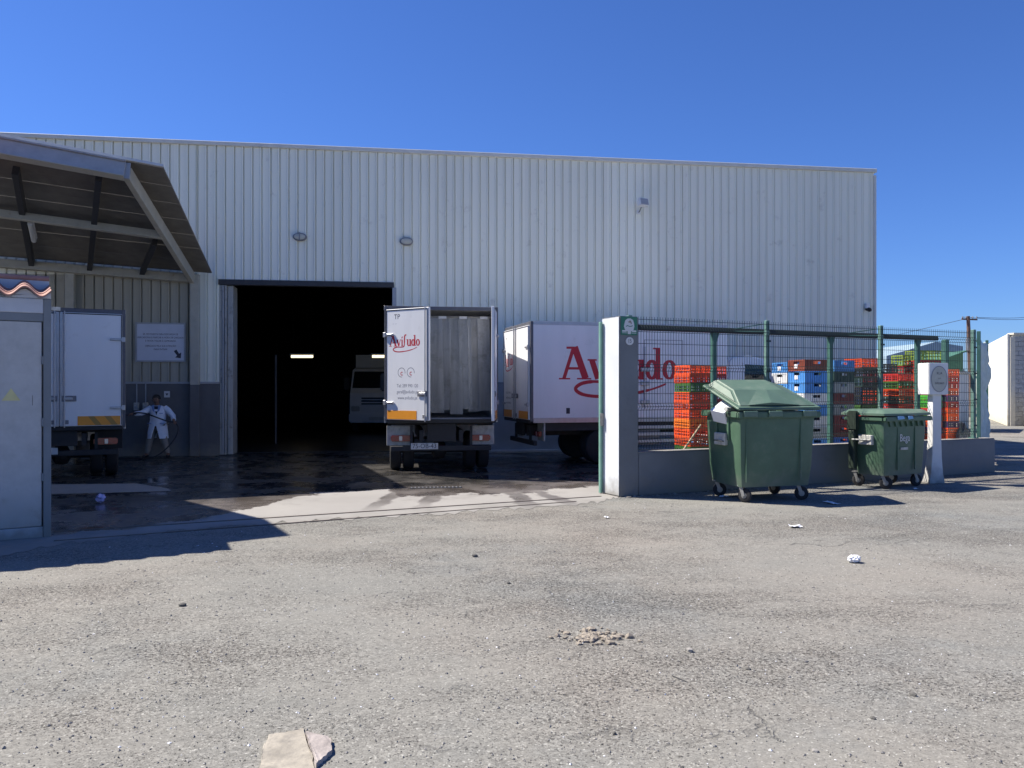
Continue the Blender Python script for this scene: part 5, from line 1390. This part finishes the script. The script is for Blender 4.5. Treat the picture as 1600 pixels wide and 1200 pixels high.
for i, ((x, z), (ex, ey, ez), lab) in enumerate(zip(tops, ((1700, 478, 60), (1700, 470, 62), (1180, 560, 130), (1700, 495, 58), (1700, 520, 60)), ('topmost overhead wire running right from the utility pole', 'second overhead wire running right from the utility pole crossarm', 'overhead wire running left from the utility pole behind the warehouse', 'middle overhead wire running right from the utility pole', 'lowest overhead wire running right over the white house'))):
    A_ = p + Vector((x, 0, z)); B_ = at(ex, ey, ez)
    pts = [A_.lerp(B_, k/14) - Vector((0, 0, .5*math.sin(math.pi*k/14))) for k in range(15)]
    mb = MB(); mb.tube(pts, .014, 5); tag(mb.build('overhead_wire', 'black'), lab, 'wire', 'overhead wires')

# ------------------------------------------------------------------ stones and litter on the ground
def rock(rn, bm, c, r):
    k = bmesh.ops.create_icosphere(bm, subdivisions=1, radius=1)
    sx, sy, sz = r*rn.uniform(.7, 1.3), r*rn.uniform(.7, 1.3), r*rn.uniform(.4, .8); a = rn.uniform(0, 6.3)
    for v in k['verts']:
        f = 1 + rn.uniform(-.25, .25); x, y, z = v.co.x*sx*f, v.co.y*sy*f, v.co.z*sz*f
        v.co = Vector((c[0] + x*math.cos(a) - y*math.sin(a), c[1] + x*math.sin(a) + y*math.cos(a), c[2] + z))
OCT = ([(1,0,0),(-1,0,0),(0,1,0),(0,-1,0),(0,0,1),(0,0,-1)], [(0,2,4),(2,1,4),(1,3,4),(3,0,4),(2,0,5),(1,2,5),(3,1,5),(0,3,5)])
def gravel(name, n, m, label, seed, rmin, rmax, ymax):
    rn = random.Random(seed); mb = MB()
    for _ in range(n):
        d = 3.0 + (ymax - 3.0)*rn.random()**1.5
        px = rn.uniform(-60, 1660); x = (px - 800)/F*d
        if (Vector((x, d, 0)) - FC).dot(bdir) > -.15: continue
        r = rmin + (rmax - rmin)*rn.random()**3; a = rn.uniform(0, 6.3); s3 = (rn.uniform(.6, 1.4), rn.uniform(.6, 1.4), rn.uniform(.4, .9))
        vs = []
        for v in OCT[0]:
            k = r*rn.uniform(.7, 1.2); X, Y, Zz = v[0]*s3[0]*k, v[1]*s3[1]*k, v[2]*s3[2]*k
            vs.append((x + X*math.cos(a) - Y*math.sin(a), d + X*math.sin(a) + Y*math.cos(a), Zz + r*.25))
        mb.add(vs, OCT[1])
    o = mb.build(name, m); o['kind'] = 'stuff'; tag(o, label, 'gravel'); return o
gravel('loose_gravel', 13000, 'stone', 'fine loose grey gravel strewn over the worn asphalt', 31, .002, .011, 13)
gravel('dark_grit', 5000, 'stone_dark', 'dark grit and crumbs strewn over the worn asphalt', 32, .002, .0075, 13)
gravel('pale_chips', 700, 'paper', 'pale stone chips strewn over the worn asphalt', 33, .003, .009, 12)
# broken patch
rn = random.Random(4); bm = bmesh.new()
for _ in range(110):
    px = rn.gauss(930, 24); py = rn.gauss(996, 6); c = gnd(px, py); rock(rn, bm, (c.x, c.y, .006), rn.choice((.008, .012, .016, .022, .03)))
me = bpy.data.meshes.new('broken_asphalt'); bm.to_mesh(me); bm.free()
o = link('broken_asphalt', me, 'stone_brown'); o['kind'] = 'stuff'; tag(o, 'patch of broken brown stones where the asphalt has crumbled', 'rubble')
rn = random.Random(14); bm = bmesh.new()
for _ in range(60):
    s = rn.uniform(-.1, 2.6); c = Fp(s, -rn.random()*.16 - .02); rock(rn, bm, (c.x, c.y, .006), rn.uniform(.008, .026))
for _ in range(90):
    s = rn.uniform(2.6, SEND + .2); c = Fp(s, -rn.random()*.3 - .02); rock(rn, bm, (c.x, c.y, .006), rn.uniform(.006, .02))
me = bpy.data.meshes.new('wall_foot_rubble'); bm.to_mesh(me); bm.free()
o = link('wall_foot_rubble', me, 'stone'); o['kind'] = 'stuff'; tag(o, 'small stones and crumbs gathered along the foot of the low wall', 'rubble')
# single stones
for px, py, r, m_, lab in ((1078, 1018, .045, 'stone', 'pale lump of stone right of the broken patch'), (1169, 1046, .03, 'stone_dark', 'small dark clod right of the pale lump'), (960, 1147, .022, 'stone_dark', 'black crumb near the bottom middle of the asphalt'), (1427, 1087, .03, 'stone_dark', 'dark clod on the asphalt at lower right, the upper of two'), (1364, 1123, .024, 'stone_dark', 'dark clod on the asphalt at lower right, the lower of two'), (742, 870, .05, 'stone_dark', 'dark clod in the middle distance below the open lorry'), (795, 912, .035, 'stone_dark', 'single dark clod in the middle of the asphalt'), (285, 947, .045, 'stone_dark', 'dark clod on the left of the asphalt'), (1115, 775, .04, 'stone', 'grey stone by the wheel of the lid-up bin'), (1273, 1174, .025, 'stone', 'grey stone at the bottom edge right of the middle')):
    rn = random.Random(px); bm = bmesh.new(); r *= .62; rock(rn, bm, (0, 0, r*.3), r); me = bpy.data.meshes.new('stone'); bm.to_mesh(me); bm.free()
    c = gnd(px, py); tag(link('stone', me, m_, None, (c.x, c.y, 0)), lab, 'stone')
# slab fragments at the bottom edge
def slab(name, pxs, m, label, z, seed):
    rn = random.Random(seed); P_ = [gnd(*q) for q in pxs]; out = []
    for i in range(len(P_)):
        a_, b_ = P_[i], P_[(i+1) % len(P_)]
        for k in range(5): q = a_.lerp(b_, k/5); out.append((q.x + rn.uniform(-.004, .004), q.y + rn.uniform(-.006, .006)))
    cx_, cy_ = sum(p[0] for p in out)/len(out), sum(p[1] for p in out)/len(out)
    mb = MB(); rings = []
    for sc, zz_ in ((1.02, -.01), (1.0, z*.6), (.975, z)):
        rings.append([(cx_ + (x - cx_)*sc, cy_ + (y - cy_)*sc, zz_ + (rn.uniform(-.003, .003) if zz_ > 0 else 0)) for x, y in out])
    mb.loft(rings); o = mb.build(name, m); tag(o, label, 'slab'); return o
slab('slab_fragment', [(404, 1215), (411, 1168), (421, 1150), (446, 1146), (474, 1140), (480, 1165), (489, 1185), (492, 1215)], 'slab_beige', 'larger beige stone slab fragment set in the asphalt at the bottom edge', .010, 2)
slab('slab_fragment', [(478, 1149), (512, 1157), (518, 1162), (518, 1180), (503, 1192), (493, 1202), (488, 1180), (483, 1165)], 'slab_pink', 'smaller pinkish stone fragment beside the beige slab at the bottom edge', .022, 3)
# paper litter
def scrap(px, py, w, d, rot, lab, m='paper'):
    c = gnd(px, py); mb = MB(); nx = 4; vs = []; rn = random.Random(px)
    for j in range(nx + 1):
        for i in range(nx + 1): vs.append(((i/nx - .5)*w, (j/nx - .5)*d, .006 + rn.uniform(0, .02)))
    mb.add(vs, [(j*(nx+1)+i, j*(nx+1)+i+1, (j+1)*(nx+1)+i+1, (j+1)*(nx+1)+i) for j in range(nx) for i in range(nx)])
    o = mb.build('paper_scrap', m, None, loc=(c.x, c.y, .003), rot=(0, 0, R(rot))); sd = o.modifiers.new('t', 'SOLIDIFY'); sd.thickness = .002
    tag(o, lab, 'litter'); return o
scrap(1299, 787, .11, .26, 14, 'pale paper sheet lying in the shadow of the lid-up bin')
scrap(1243, 824, .13, .12, 0, 'white paper scrap on the asphalt in front of the lid-up bin')
scrap(1131, 777, .10, .1, 30, 'white scrap between the wheels of the lid-up bin')
scrap(1431, 765, .06, .06, 10, 'small white scrap under the lid-down bin')
scrap(948, 810, .06, .05, 10, 'tiny white scrap on the asphalt in front of the gate pillar')
c = gnd(1335, 879); crumple('paper_ball', (c.x, c.y, 0), (.06, .05, .035), 'paper', 'crumpled white paper ball on the asphalt at middle right', 'litter', 8)
c = gnd(157, 786); crumple('plastic_bag', (c.x, c.y, .004), (.08, .06, .06), 'lilac_bag', 'lilac plastic bag lying on the wet floor near the hut', 'bag', 11)
mb = MB(); a = gnd(1050, 1057); b = gnd(1072, 1066); mb.tube([a + Vector((0,0,.006)), b + Vector((0,0,.006))], .003, 5); tag(mb.build('twig', 'stone_dark'), 'thin dark twig on the asphalt below the broken patch', 'twig')
# dark bag behind the fence end, box by the wall end
p = at(1504, 600, 17.2); crumple('dark_sack', (p.x, p.y, .005), (.16, .22, .40), 'sack', 'dark grey sack standing between the crates and the fence end', 'sack', 17) if 'sack' in M else None
